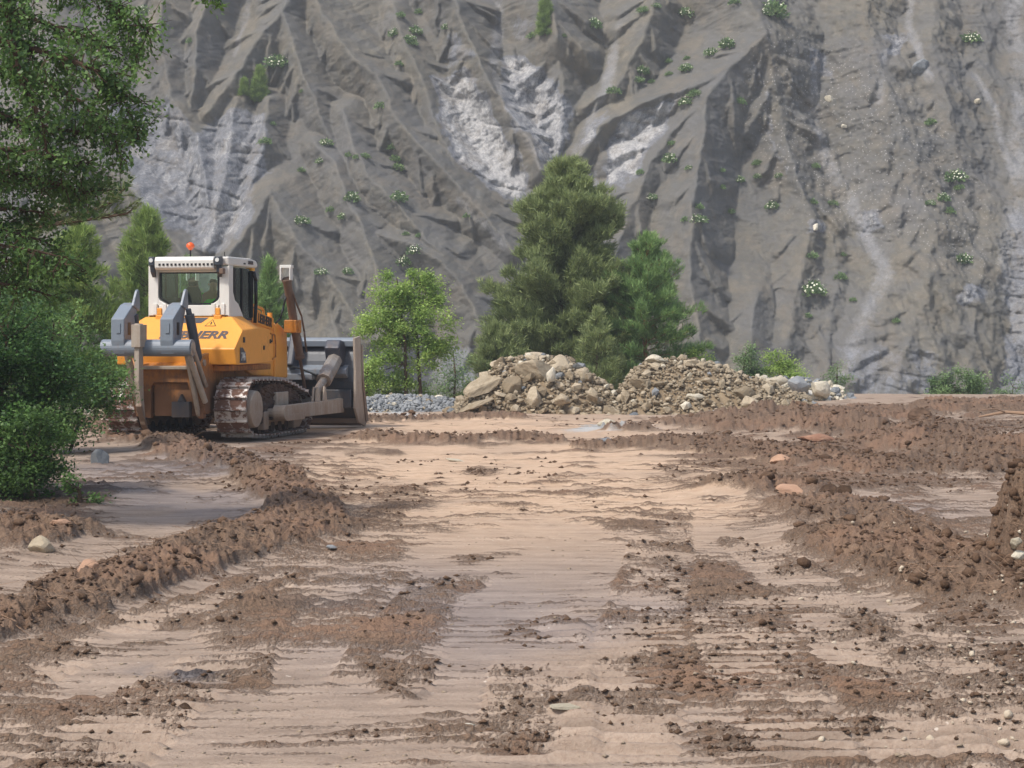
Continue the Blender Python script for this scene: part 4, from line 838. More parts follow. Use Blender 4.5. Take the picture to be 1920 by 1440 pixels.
# oak overhanging from the left, its trunk just outside the picture
def oak():
    y0 = 18.5; x0 = -7.1; g0 = gz(x0, y0); root = tag(empty('oak_tree', (x0, y0, g0)), 'leafy oak overhanging the top left corner on thin dark branches', 'tree')
    r = np.random.RandomState(77); T = MB(); T.path([(0, 0, -.2), (.1, .1, 1.2), (.05, 0, 2.6), (.25, .1, 4.2), (.1, .2, 6.0)], [.26, .21, .18, .14, .06], 12); T.build('trunk', M['bark'], root)
    B = MB(); LP = []; LD = []; LT = []
    def rel(u, v, dy=0): y = y0+dy; return np.array([(u-960)*y/FPX-x0, dy, HC-(v-VH)*y/FPX-g0])
    def limb(pts, rad, spread, dens, ttone):
        pts = [np.asarray(p, float) for p in pts]; B.path([tuple(p) for p in pts], [rad*(1-.75*i/(len(pts)-1)) for i in range(len(pts))], 6)
        for a, b in zip(pts[:-1], pts[1:]):
            L_ = np.linalg.norm(b-a)
            for _ in range(max(1, int(L_*dens*(1.9 if spread > .2 and spread < .5 else 1.2)))):
                t = r.rand(); s = a+(b-a)*t; e = s+unit((b-a)/L_*.5+r.normal(0, .8, 3))*spread*r.uniform(.4, 1.15)+np.array([0, 0, -.12*spread])
                md = (s+e)/2+r.normal(0, .03, 3); B.path([tuple(s), tuple(md), tuple(e)], [.008, .005, .002], 3)
                n = int(r.uniform(16, 34)); tn = ttone+r.uniform(-.22, .25)
                for k in range(n):
                    f = r.rand()**.6; q = s+(e-s)*f+r.normal(0, .045, 3); LP.append(q); LD.append(unit((e-s)*.8+r.normal(0, .16, 3))); LT.append(tn+r.normal(0, .15))
    st = [.2, .1, 4.2]
    DM = 3.0
    limb([st, rel(-60, 60, -.3), rel(60, 90, -.5), rel(180, 130, -.6), rel(250, 190, -.5)], .05, .34, 30, .42)
    limb([st, rel(-80, -80, .2), rel(60, -40, .3), rel(200, 0, .4), rel(280, 60, .4)], .05, .34, 28, .62)
    limb([[.1, 0, 3.4], rel(-60, 190, .6), rel(60, 240, .7), rel(170, 250, .7), rel(255, 235, .8)], .045, .32, 28, .35)
    limb([[.1, 0, 3.0], rel(-80, 300, .1), rel(40, 330, 0), rel(130, 350, 0), rel(165, 365, .1)], .04, .30, 26, .35)
    limb([[.1, 0, 2.9], rel(-60, 400, .5), rel(20, 390, .4), rel(90, 400, .4)], .035, .26, 20, .32)
    limb([rel(180, 130, -.6), rel(240, 200, -.5), rel(262, 262, -.45)], .014, .13, 26, .4)
    limb([rel(200, 0, .4), rel(235, 45, .3), rel(255, 90, .3), rel(262, 130, .3)], .014, .15, 22, .6)
    limb([rel(0, -60, -.6), rel(20, 60, -.6), rel(40, 150, -.7), rel(80, 230, -.7), rel(90, 300, -.6)], .035, .26, 22, .4)
    limb([rel(-60, 120, .3), rel(60, 140, .3), rel(150, 190, .2), rel(210, 250, .2), rel(230, 300, .2)], .03, .34, 24, .4)
    limb([rel(-60, 280, -.3), rel(40, 280, -.3), rel(110, 300, -.3), rel(190, 310, -.2)], .03, .32, 24, .36)
    limb([rel(-60, 0, .2), rel(40, 30, .3), rel(140, 60, .2), rel(210, 90, .2)], .03, .34, 26, .5)
    for q in ((440, 90, .3), (470, 130, -.2), (500, 150, .2), (540, 100, 0), (350, 190, .6)): limb([rel(-160, q[0]-50, q[2]), rel(-60, q[0]-20, q[2]), rel(q[1]*.5, q[0], q[2]), rel(q[1], q[0]+15, q[2])], .025, .30, 20, .36)
    limb([rel(200, -60, .9), rel(330, -50, 1), rel(400, -25, 1), rel(415, 15, 1)], .016, .13, 20, .85)
    limb([rel(330, -50, 1), rel(370, -20, 1), rel(385, 5, 1)], .008, .10, 20, .85)
    for k in range(26):                      # the rest of the crown, outside the picture
        a = r.uniform(0, 6.28); e = np.array([math.cos(a)*2.3-.9, math.sin(a)*2.0, r.uniform(3.6, 6.4)]); limb([[.1, .1, r.uniform(2.8, 5.6)], e*.5+np.array([0, 0, 2.0]), e], .03, .55, 4.5, .5)
    P_ = np.array(LP); n = len(P_); D_ = unit(np.array(LD)+r.normal(0, .55, (n, 3))+np.array([0, 0, -.2])); N_ = unit(np.cross(D_, r.normal(0, .6, (n, 3))+np.array([0, 0, 1.]))); L_ = r.uniform(.035, .07, n)
    tag(B.build('branches', M['bark'], root), kind='stuff'); link('crown', leaf_mesh('crown', P_, D_, N_, L_, L_*.62, np.clip(np.array(LT), 0, 1)), M['oak_l'], root)
oak()
# pine bough reaching in at the left
def bough():
    y = 26; r = np.random.RandomState(5); base = Vector(((-340-960)*y/FPX, y, gz((-340-960)*y/FPX, y)))
    root = tag(empty('pine_tree', base), 'pine reaching in from the left with one needled bough above the shrubs', 'tree')
    def rel(u, v, dy=0): Y = y+dy; return Vector(((u-960)*Y/FPX, Y, HC-(v-VH)*Y/FPX))-base
    T = MB(); T.path([(0, 0, -.2), (.1, 0, 3.), (0, 0, 6.5)], [.14, .1, .03], 9); T.build('trunk', M['bark'], root)
    B = MB(); P_ = []; D_ = []; TT = []
    for ln in ([(-330, 440), (-100, 450), (20, 435), (120, 415), (200, 385), (238, 350)], [(20, 435), (110, 420), (190, 408), (240, 400)], [(60, 425), (130, 390), (180, 360)], [(-330, 250), (-200, 200), (-120, 180)], [(-330, 500), (-200, 520), (-60, 500)]):
        q = [rel(*a) for a in ln]; B.path(q, [.03*(1-.7*i/len(q)) for i in range(len(q))], 5)
        for a, b in zip(q[:-1], q[1:]):
            for _ in range(int((b-a).length*42)):
                if (a-base*0).length and a.x > 0:
                    s = a.lerp(b, r.rand()); d = Vector(unit(np.array((b-a).normalized())*1.2+r.normal(0, .5, 3)+np.array([0, 0, .35]))); e = s+d*r.uniform(.08, .3)
                    B.path([s, e], [.006, .003], 3)
                    for k in range(26): P_.append(s.lerp(e, .4+.6*r.rand())); D_.append(unit(np.array(d)*.9+r.normal(0, .45, 3))); TT.append(r.rand()*.6)
    P_ = np.array([p[:] for p in P_]); D_ = np.array(D_); N_ = unit(np.cross(D_, r.normal(0, 1, P_.shape))); L_ = r.uniform(.07, .13, len(P_))
    tag(B.build('branches', M['bark'], root), kind='stuff'); link('crown', leaf_mesh('crown', P_, D_, N_, L_, L_*.1, TT, 'needle'), M['pine_n'], root)
bough()

# shrubs on the hillside (photo u, v, size px, flowers)
SH = [(521,117,26,1),(567,170,9,0),(497,265,14,0),(511,230,10,0),(273,20,22,1),(358,75,12,0),(610,268,16,1),(600,300,14,1),(564,318,12,0),(655,290,12,0),(668,293,10,0),(684,291,12,0),(660,370,22,1),(565,412,20,1),(643,404,16,1),(622,392,12,0),
 (748,368,24,1),(737,275,14,0),(741,298,18,0),(746,312,16,0),(714,198,14,0),(748,118,12,0),(769,74,16,1),(777,58,18,1),(770,80,14,0),(752,28,14,0),(785,22,12,0),(740,60,16,1),(835,50,14,1),(875,403,10,0),(760,490,22,1),(780,468,24,1),(650,508,16,1),(604,508,16,1),(760,438,10,0),(788,440,10,0),
 (1114,44,24,1),(999,66,14,0),(1058,66,8,0),(1150,168,18,0),(1205,18,16,0),(1230,10,12,1),(1285,25,22,1),(1364,82,26,1),(1335,97,18,1),(1287,127,20,1),(1253,115,12,0),(1205,132,20,1),(1196,150,14,0),(1222,152,12,0),(1255,138,10,0),(1287,108,10,0),(1302,176,16,0),(1285,190,18,1),(1386,190,14,0),
 (1256,268,14,0),(1258,298,18,1),(1290,314,12,1),(1201,322,12,0),(1220,370,16,1),(1310,386,14,0),(1309,410,20,1),(1285,410,10,0),(1353,318,10,0),(1422,305,14,0),(1460,328,12,1),(1420,330,12,1),(1385,335,16,1),(1353,350,10,0),(1448,386,18,1),(1369,396,10,0),(1523,378,14,0),(1560,380,14,0),(1528,310,14,0),
 (1450,22,34,2),(1378,2,16,0),(1436,24,16,1),(1523,542,32,1),(1524,478,14,0),(1580,475,12,0),(1577,518,18,0),(1822,72,24,1),(1745,228,18,0),(1792,332,26,1),(1768,370,18,1),(1745,380,14,1),(1780,395,14,0),(1808,486,24,1),(1800,350,14,0),(1514,590,12,0),(1600,560,10,0),(1680,600,12,0)]
REG = [((0, 640, 0, 200), 'on the upper left ridges'), ((0, 700, 200, 350), 'beside the grey rock face at left'), ((0, 700, 350, 620), 'on the slope above the cab'), ((640, 900, 0, 160), 'by the dark gully at the top centre left'), ((690, 900, 160, 420), 'on the brown spur above the young tree'),
       ((700, 900, 420, 620), 'on the lower spur left of the tallest pine'), ((900, 1180, 0, 250), 'on the rock nose above the tallest pine'), ((1180, 1380, 0, 220), 'on the smooth brown shoulder right of centre'), ((1180, 1340, 220, 430), 'on the slope above the smaller pine'),
       ((1340, 1600, 0, 120), 'near the top of the central crest'), ((1340, 1600, 120, 440), 'on the dark face right of the central crest'), ((1340, 1700, 440, 700), 'on the lower slope above the pale stone heap'), ((1700, 1920, 0, 280), 'on the upper right hillside'), ((1700, 1920, 280, 700), 'on the right hillside above the wide bush')]
ORD = ['highest', 'second highest', 'third highest', 'fourth highest', 'fifth highest', 'sixth highest', 'seventh highest', 'eighth highest', 'ninth highest', 'tenth highest', 'eleventh highest', 'twelfth highest', 'thirteenth highest', 'fourteenth highest', 'fifteenth highest', 'sixteenth highest']
def shrub_meshes(seed, flowers, n):
    r = np.random.RandomState(seed); d = unit(r.normal(0, 1, (n, 3))); d[:, 2] = np.abs(d[:, 2]); P_ = d*(r.rand(n, 1)**.5)*np.array([.5, .4, .42]); P_ += np.array([.12*math.sin(seed), 0, .1])*r.rand(n, 1)
    D_ = unit(d+r.normal(0, .5, (n, 3))); N_ = unit(np.cross(D_, r.normal(0, 1, (n, 3)))); L_ = r.uniform(.12, .24, n)
    a = leaf_mesh('foliage', P_, D_, N_, L_, L_*.5, r.rand(n)); a.materials.append(M['shrubl']); b = None
    if flowers:
        m = 40*flowers; d = unit(r.normal(0, 1, (m, 3))); d[:, 2] = np.abs(d[:, 2])*.9+.25; P_ = d*np.array([.52, .4, .5])*r.uniform(.8, 1.1, (m, 1)); N_ = unit(np.cross(d, r.normal(0, 1, (m, 3)))); b = leaf_mesh('flowers', P_, N_, unit(np.cross(N_, d)), np.full(m, .085), np.full(m, .10), r.rand(m)); b.materials.append(M['flower'])
    return a, b
SM = [shrub_meshes(i, 0, 260) for i in range(3)]+[shrub_meshes(10+i, 1, 280) for i in range(4)]
cnt = {}
info = []
for (u, v, s, fl) in SH:
    rg_ = next((n for (a, b, c, d), n in REG if a <= u < b and c <= v < d), 'on the open hillside'); info.append((rg_, fl > 0, v, u, s, fl))
for i, (rg_, f, v, u, s, fl) in enumerate(info):
    same = sorted([q for q in info if q[0] == rg_ and q[1] == f], key=lambda q: (q[2], q[3])); k = same.index((rg_, f, v, u, s, fl))
    kind_ = ('white flowered shrub' if f else 'flowerless green shrub'); big_ = 'large ' if s >= 22 else ('small ' if s < 15 else '')
    lab = (f"{ORD[min(k, 15)]} " if len(same) > 1 else 'only ')+f"{kind_} {rg_}"
    p = cliff_at(u, v+s*.3); yaw = (i*1.7) % 6.28; sc = s*1.55*p.y/FPX*random.Random(i).uniform(.9, 1.15)
    root = tag(empty('hillside_shrub', p+Vector((0, 0, -.05))), lab, 'shrub', 'shrubs dotted over the grey hillside'); root.rotation_euler = (0, 0, yaw); root.scale = (sc, sc, sc*.95)
    a, b = SM[3+i % 4] if f else SM[i % 3]
    link('foliage', a, None, root)
    if b: tag(link('flowers', b, None, root), kind='stuff')
# little pines growing on the ridges
for (u, v, H, mk, lb, sd) in [(486, 190, 2.5, 'pine_y', 'small yellow green pine on the upper left ridge', 61), (458, 175, 1.0, 'pine_y', 'tiny pine seedling beside the upper left ridge pine', 62), (1022, 66, 2.7, 'pine_y', 'small pine standing on the rock nose at top centre', 63)]:
    p = cliff_at(u, v); pine('pine_tree', p+Vector((0, 0, -.1)), H, H*.24, M[mk], M['bark'], sd, lb, density=2.0, first=.05, nl=.26, prof=lambda t: (1-t)**.4)

# ================================================================== BULLDOZER (x forward, y left, z up)
DZ = tag(empty('bulldozer', (-5.708, 36.70, 0), math.pi/2-R(12)), 'yellow crawler bulldozer with white cab and grey rear ripper, parked on the mud', 'bulldozer')
def text_mesh(body, size, ext=.003, offset=0., shear=0.):
    cu = bpy.data.curves.new('lettering', 'FONT'); cu.body = body; cu.size = size; cu.extrude = ext; cu.offset = offset; cu.shear = shear; cu.align_x = 'CENTER'; cu.align_y = 'CENTER'; cu.resolution_u = 4
    to = bpy.data.objects.new('tmp', cu); C.objects.link(to); bpy.context.view_layer.update()
    me = bpy.data.meshes.new_from_object(to.evaluated_get(bpy.context.evaluated_depsgraph_get())); bpy.data.objects.remove(to); return me
def place_text(name, me, mat, parent, origin, right, up, sx=1):
    right = Vector(right).normalized(); up = Vector(up).normalized(); n = right.cross(up).normalized()
    Mx = Matrix((right*sx, up, n)).transposed().to_4x4(); Mx.translation = Vector(origin); o = link(name, me, mat, parent); o.matrix_local = Mx; return o
# --- lower hull between the tracks
hull = MB().prism([(-2.05, .5), (-2.12, 1.30), (-1.7, 1.5), (2.1, 1.45), (2.3, .7), (1.9, .42)], -.66, .62).build('hull', M['yellow_dirty'], DZ, bevel=.02)
# rear casting with its recess
rc = MB(); rc.prism([(.62, 1.34), (.62, .45), (.34, .42), (.34, .98), (.28, 1.06), (-.36, 1.06), (-.56, .42), (-.66, .42), (-.66, 1.34)], -2.24, -2.09, axis='x')
rc.build('rear_plate', M['yellow_dirty'], DZ, bevel=.015)
MB().box(-2.16, -2.10, -.5, .3, .46, 1.05).build('recess_panel', M['yellow_dirty'], DZ)
MB().box(-2.30, -2.17, -.42, -.08, .44, .72).prism([(-.32, .72), (-.18, .72), (-.25, .86)], -2.28, -2.17, axis='x').build('drawbar', M['dgrey'], DZ, bevel=.01)
MB().box(-2.34, -1.6, -.6, .55, 1.30, 1.36).build('rear_deck', M['mudsteel'], DZ, bevel=.01)
for sy in (-.64, .62):
    MB().prism([(-2.02, 1.6), (-2.28, 1.55), (-2.42, 1.3), (-2.38, .9), (-2.2, .5), (-1.95, .5)], sy-.045, sy+.045).build('ripper_bracket', M['yellow_dirty'], DZ, bevel=.012)
    MB().tube((-2.27, sy-.07, 1.42), (-2.27, sy+.07, 1.42), .06, n=16).build('pin', M['steel'], DZ)
# --- fuel tank with faceted corners
def tankmesh():
    a = [(-1.28, .86, 2.25), (-1.28, -.86, 2.25), (-1.55, -1.03, 2.0), (-1.90, -1.13, 1.67), (-1.90, 1.13, 1.67), (-1.55, 1.03, 2.0)]
    vs = [(-1.28, -.84, 2.255), (-1.92, -1.13, 1.665), (-1.86, -1.15, 1.38), (-1.60, -1.17, 2.0), (-1.80, -1.17, 1.375), (-.72, -1.17, 2.05), (-.72, -1.17, 1.385), (-.72, -.84, 2.27)]
    n = len(vs); v2 = vs+[(x, -y, z) for x, y, z in vs]
    q = lambda i: i+n
    fs = [(0, q(0), q(1), 1), (1, q(1), q(2), 2), (0, 1, 3), (1, 2, 4, 3), (3, 4, 6, 5), (0, 3, 5, 7), (2, q(2), q(4), q(6), 6, 4), (0, 7, q(7), q(0)), (5, 6, q(6), q(5), q(7), 7), (q(0), q(3), q(1)), (q(1), q(3), q(4), q(2)), (q(3), q(5), q(6), q(4)), (q(0), q(7), q(5), q(3))]
    return MB().add(v2, fs)
tank = tankmesh().build('fuel_tank', M['yellow'], DZ, bevel=.018)
sl_r = Vector((0, -1, 0)); sl_u = Vector((.64, 0, .59)).normalized(); sn = sl_r.cross(sl_u)
def onslope(y, t, lift=.004): p = Vector((-1.92, y, 1.665))+Vector((.64, 0, .59))*t; return p+sn*lift
place_text('lettering', text_mesh('LIEBHERR', .27, .003, .010, .22), M['decal'], tank, onslope(-.24, .42), sl_r, sl_u, 1.14)
tri = MB(); tp = [(-.1, 0), (.1, 0), (0, .17)]
def slope_poly(poly, lift, mat, name, y, t):
    mb = MB(); o = onslope(y, t, lift); vs = [o+sl_r*a+sl_u*b for a, b in poly]; vs += [v-sn*.003 for v in vs]; n = len(poly)
    mb.add(vs, [tuple(range(n)), tuple(range(n, 2*n))[::-1]]+[(i, n+i, n+(i+1) % n, (i+1) % n) for i in range(n)]); return mb.build(name, mat, tank)
slope_poly([(-.115, 0), (.115, 0), (0, .19)], .004, M['decal_black'], 'warning_border', -.50, .70)
slope_poly([(-.09, .012), (.09, .012), (0, .165)], .0065, M['warn'], 'warning_triangle', -.50, .70)
slope_poly([(-.012, .04), (.012, .04), (.012, .115), (-.012, .115)], .009, M['decal_black'], 'warning_mark', -.50, .70)
slope_poly([(-.5, .0), (.05, .0), (.16, .15), (-.5, .15)], .004, M['decal'], 'grey_stripe', -.25, .80)
# plate reading 746
NP = MB().prism([(-1.835, 1.41), (-1.50, 1.41), (-1.56, 1.60), (-1.70, 1.69), (-1.82, 1.69)], -1.183, -1.176)
npo = NP.build('number_plate', M['decal'], tank)
npo.location = (.08, 0, .0)
place_text('lettering', text_mesh('746', .2, .003, .006), M['decal_white'], tank, (-1.60, -1.187, 1.52), (1, 0, 0), (0, 0, 1), .72)
for (x0, z0) in ((-1.35, 1.83), (-1.30, 1.83)): pass
MB().box(-1.58, -1.50, -1.185, -1.172, 1.78, 1.88).build('panel_latch', M['decal_black'], tank)
# --- side compartments in front of the tank
SPP = [(-.715, 2.06), (-.05, 2.02), (.18, 1.72), (.18, 1.42), (-.715, 1.385)]
MB().prism(SPP, .70, 1.15).build('side_compartment', M['yellow'], DZ, bevel=.015)
sp = MB().prism(SPP, -1.15, -.70).build('side_compartment', M['yellow'], DZ, bevel=.015)
MB().box(-.42, -.36, -1.165, -1.15, 1.64, 1.72).box(-.06, .0, -1.165, -1.15, 1.76, 1.84).box(.04, .07, -1.165, -1.15, 1.78, 1.82).build('panel_latch', M['decal_black'], sp)
MB().path([(-.05, -1.16, 1.95), (.16, -1.18, 1.92), (.2, -1.18, 1.75), (.2, -1.18, 1.5), (.05, -1.17, 1.46)], .014, 6).build('grab_rail', M['yellow_dirty'], DZ, smooth=True)
for sg in (-1, 1): MB().box(-1.75, .5, min(sg*.64, sg*.98), max(sg*.64, sg*.98), 1.26, 1.37).build('fender', M['yellow_dirty'], DZ, bevel=.015)
# --- engine hood and front tower
hood = MB().prism([(-.3, 1.3), (-.3, 2.28), (.2, 2.33), (1.35, 2.16), (1.55, 2.02), (1.55, 1.1), (.2, 1.15)], -.70, .70).build('engine_hood', M['yellow'], DZ, bevel=.025)
MB().prism([(.16, 2.40), (.18, 2.16), (1.42, 2.02), (1.42, 2.25)], -.722, -.702).build('hood_side_panel', M['yellow'], DZ, bevel=.004)
dx = Vector((1.2, 0, -.14)); place_text('lettering', text_mesh('LIEBHERR', .24, .003, .008, .04), M['decal_black'], DZ, (.88, -.730, 2.195), dx, (0.116, 0, 1), .80)
MB().prism([(.35, 1.98), (1.05, 1.93), (1.25, 1.60), (1.12, 1.5), (.75, 1.86)], -.709, -.701).build('grey_stripe', M['decal'], hood)
MB().box(1.36, 1.39, -.71, -.70, 1.5, 1.95).build('hood_seam', M['decal_black'], hood)
tower = MB().prism([(1.45, 1.06), (1.45, 2.13), (1.62, 2.16), (2.18, 1.98), (2.22, 1.06)], -.745, .745).build('radiator_guard', M['yellow'], DZ, bevel=.03)
MB().tube((1.42, -.64, 2.0), (1.42, -.64, 2.36), .05, n=12).build('cap_post', M['yellow'], DZ)
rail = [(.22, -.68, 2.3), (.24, -.68, 2.46), (.30, -.68, 2.50), (.82, -.68, 2.44), (.92, -.68, 2.40), (.98, -.68, 2.22)]
MB().path(rail, .028, 8).build('handrail', M['yellow'], DZ, smooth=True)
MB().path([(x, -y, z) for x, y, z in rail], .028, 8).build('handrail', M['yellow'], DZ, smooth=True)
MB().path([(.34, -.68, 2.34), (.38, -.68, 2.42), (.74, -.68, 2.37), (.80, -.68, 2.26)], .018, 6).build('handrail', M['yellow'], DZ)
MB().tube((.9, .35, 2.2), (.9, .35, 2.75), .06, .05, 14).build('exhaust_pipe', M['dgrey'], DZ)
# --- lift cylinders on both sides
for sg in (-1, 1):
    y = sg*.98
    T = Vector((1.44, y, 3.03)); Pv = Vector((1.98, y, 2.10)); Bt = Vector((2.24, y, 1.52)); Rd = Vector((2.62, y, .78))
    MB().tube(T, Bt, .085, .085, 16).build('lift_cylinder', M['brownhose'], DZ, smooth=False)
    for q0, q1 in ((Bt, Bt.lerp(T, -.04)), (T, T.lerp(Bt, .03))): MB().tube(q0, q1, .1, .1, 16).build('cylinder_collar', M['brownhose'], DZ)
    MB().tube(Bt, Rd, .034, .034, 12).build('piston_rod', M['brownhose'], DZ)
    MB().box(1.34, 1.50, y-.11, y-.085, 3.0, 3.24).box(1.34, 1.50, y+.085, y+.11, 3.0, 3.24).box(1.36, 1.52, y-.12, y+.12, 3.24, 3.30).build('hose_bracket', M['white'], DZ, bevel=.006)
    MB().box(1.68, 2.02, min(sg*.84, sg*1.10), max(sg*.84, sg*1.10), 1.96, 2.22).tube((1.84, sg*.82, 2.09), (1.84, sg*1.13, 2.09), .1, .1, 14).build('cylinder_yoke', M['yellow_dirty'], DZ, bevel=.02)
    MB().path([(1.50, y-.02, 3.0), (1.62, y-.12, 2.6), (1.95, y-.14, 2.3), (2.15, y-.13, 2.0), (2.32, y-.12, 1.58)], .02, 6).build('hydraulic_hose', M['brownhose'], DZ, smooth=True)
    MB().path([(1.3, sg*.8, 2.15), (1.42, sg*.86, 2.25), (1.5, sg*.9, 2.5), (1.6, sg*.93, 2.75)], .018, 6).build('hydraulic_hose', M['black'], DZ, smooth=True)
# --- cab
cabf = MB()
for sg in (-1, 1):
    cabf.box(-1.27, -1.10, min(sg*.60, sg*.78), max(sg*.60, sg*.78), 2.28, 3.18)
cabf.box(-1.28, -1.12, -.58, .58, 2.27, 2.47).box(-1.275, -1.12, -.598, .598, 3.08, 3.2)
cabf.prism([(.60, 2.46), (.60, 2.62), (.57, 2.56), (.40, 2.475), (.38, 2.46)], -1.27, -1.13, axis='x').prism([(-.60, 2.46), (-.60, 2.62), (-.57, 2.56), (-.44, 2.475), (-.42, 2.46)], -1.27, -1.13, axis='x')
cab = cabf.build('cab_frame', M['white'], DZ, bevel=.012)
for sg in (-1, 1):
    lo, hi = sorted((sg*.775, sg*.79))
    MB().prism([(-1.27, 2.26), (-1.27, 3.2), (-1.06, 3.2), (-1.06, 2.72), (-.96, 2.56), (-.78, 2.50), (-.52, 2.27), (-.52, 2.2)], lo, hi).build('side_plate', M['white'], DZ, bevel=.004)
    for x0, x1, z0 in ((-.97, -.9, 2.5), (-.02, .06, 2.25), (-.55, -.50, 2.25)): MB().box(x0, x1, sg*.76-.02, sg*.76+.02, z0, 3.17).build('door_post', M['black'], DZ)
    MB().box(-1.06, -.0, sg*.755-.004, sg*.755+.004, 2.24, 3.17).build('side_window', M['glass'], DZ)
    MB().path([(.10, sg*.80, 2.15), (.10, sg*.82, 2.5), (.09, sg*.82, 2.95), (.03, sg*.80, 3.12)], .035, 8).build('corner_tube', M['black'], DZ, smooth=True)
MB().box(.09, .13, -.72, .72, 2.3, 3.15).build('windscreen', M['glass'], DZ)
# black window gasket and chamfered pane
gy = [(.58, 3.08), (.58, 2.60), (.40, 2.48), (-.44, 2.48), (-.58, 2.60), (-.58, 3.08)]
gi = [(.55, 3.055), (.55, 2.615), (.39, 2.51), (-.43, 2.51), (-.55, 2.615), (-.55, 3.055)]
g = MB(); vs = [(-1.24, a, b) for a, b in gy]+[(-1.24, a, b) for a, b in gi]+[(-1.20, a, b) for a, b in gy]+[(-1.20, a, b) for a, b in gi]
fs = [(i, (i+1) % 6, 6+(i+1) % 6, 6+i) for i in range(6)]+[(12+i, 18+i, 18+(i+1) % 6, 12+(i+1) % 6) for i in range(6)]+[(6+i, 6+(i+1) % 6, 18+(i+1) % 6, 18+i) for i in range(6)]
g.add(vs, fs).build('window_gasket', M['black'], cab)
MB().prism(gi, -1.222, -1.215, axis='x').build('rear_window', M['glass'], cab)
roof = MB().prism([(-1.27, 3.2), (-1.30, 3.36), (-.1, 3.37), (.22, 3.34), (.30, 3.27), (.28, 3.21), (.0, 3.2)], -.79, .79).build('cab_roof', M['white'], DZ, bevel=.03)
place_text('lettering', text_mesh('LIEBHERR', .085, .002, .004), M['decal'], roof, (-.12, -.794, 3.285), (1, 0, 0), (0, 0, 1), .8)
MB().box(-.50, -.40, -.795, -.79, 3.245, 3.275).build('roof_mark', M['decal_black'], roof)
MB().prism([(.26, 3.22), (.34, 3.24), (.34, 3.34), (.26, 3.36)], -.76, .76).build('roof_front_lights', M['black'], roof)
MB().box(-.02, .12, -.79, -.66, 3.14, 3.195).build('roof_lamp', M['warn'], roof)
hb = MB(); hp = [(-1.31, 3.12), (-1.40, 3.12), (-1.44, 3.16), (-1.45, 3.29), (-1.42, 3.355), (-1.31, 3.365)]
hdr = hb.prism(hp, -.55, .60).build('rear_header', M['white'], DZ, bevel=.012)
for i in range(14):
    yv = .50-i*.0785; MB().box(-1.4525, -1.445, yv-.02, yv+.02, 3.195, 3.235).build('vent_hole', M['decal_black'], hdr)
for yv in (.66, -.63):
    wlb = MB().box(-1.46, -1.31, yv-.055, yv+.055, 3.20, 3.36).prism([(-1.33, 3.2), (-1.43, 3.2), (-1.40, 3.08), (-1.30, 2.98)], yv-.04, yv+.04).build('work_light', M['dgrey'], DZ, bevel=.01)
    MB().tube((-1.455, yv, 3.295), (-1.475, yv, 3.295), .038, .038, 14).build('lamp_lens', M['decal_white'], wlb)
MB().box(-1.50, -1.38, -.76, -.68, 3.04, 3.14).build('work_light', M['brownhose'], DZ, bevel=.01)
for yv in (.56, -.58):
    MB().box(-1.33, -1.20, yv-.07, yv+.07, 2.19, 2.29).box(-1.32, -1.282, yv-.045, yv+.045, 2.29, 2.42).build('cab_mount', M['yellow'], DZ, bevel=.012)
    MB().box(-1.30, -1.26, yv-.13, yv-.055, 2.29, 2.50).box(-1.30, -1.26, yv+.055, yv+.13, 2.29, 2.50).build('mount_bracket', M['white'], DZ, bevel=.008)
bs = MB(); beacon = MB().tube((-.7, .19, 3.37), (-.7, .19, 3.52), .016, .016, 8).build('beacon_stalk', M['black'], DZ)
bm = bmesh.new(); bmesh.ops.create_uvsphere(bm, u_segments=20, v_segments=14, radius=.078)
for v_ in bm.verts:
    v_.co.z *= .98
    if v_.co.z < -.03: v_.co.x *= .8; v_.co.y *= .8
bme = bpy.data.meshes.new('beacon'); bm.to_mesh(bme); bm.free()
for p_ in bme.polygons: p_.use_smooth = True
link('beacon', bme, M['beacon'], DZ, loc=(-.7, .19, 3.585))
MB().tube((-1.0, -.6, 3.37), (-1.0, -.6, 3.46), .008, .006, 6).tube((-.99, -.6, 3.36), (-.99, -.6, 3.385), .02, .02, 8).build('antenna', M['black'], DZ)
for sg in (1,):
    MB().path([(.1, .80, 2.2), (-.3, .93, 2.35), (-.3, .94, 2.95), (-.05, .84, 3.12)], .025, 6).build('mirror_arm', M['black'], DZ)
    MB().box(-.36, -.30, .80, .96, 2.55, 2.85).build('mirror', M['black'], DZ, bevel=.01)
MB().box(-1.1, .1, -.74, .74, 2.20, 2.26).build('cab_floor', M['interior'], DZ)
seat = MB().box(-.78, -.30, -.14, .26, 2.26, 2.30).prism([(-.08, 2.30), (.26, 2.30), (.25, 2.70), (.18, 2.82), (-.02, 2.82), (-.08, 2.70)], -.90, -.80, axis='x').build('seat', M['seat'], DZ, bevel=.03)
MB().box(-.88, -.80, .0, .16, 2.83, 2.92).build('headrest', M['seat'], seat, bevel=.02)
MB().box(-.2, .08, -.6, .6, 2.26, 2.5).box(-.9, -.5, .38, .62, 2.26, 2.62).build('console', M['interior'], DZ, bevel=.03)
MB().box(-.62, -.56, .36, .42, 2.5, 2.72).build('lever', M['black'], DZ, bevel=.01)
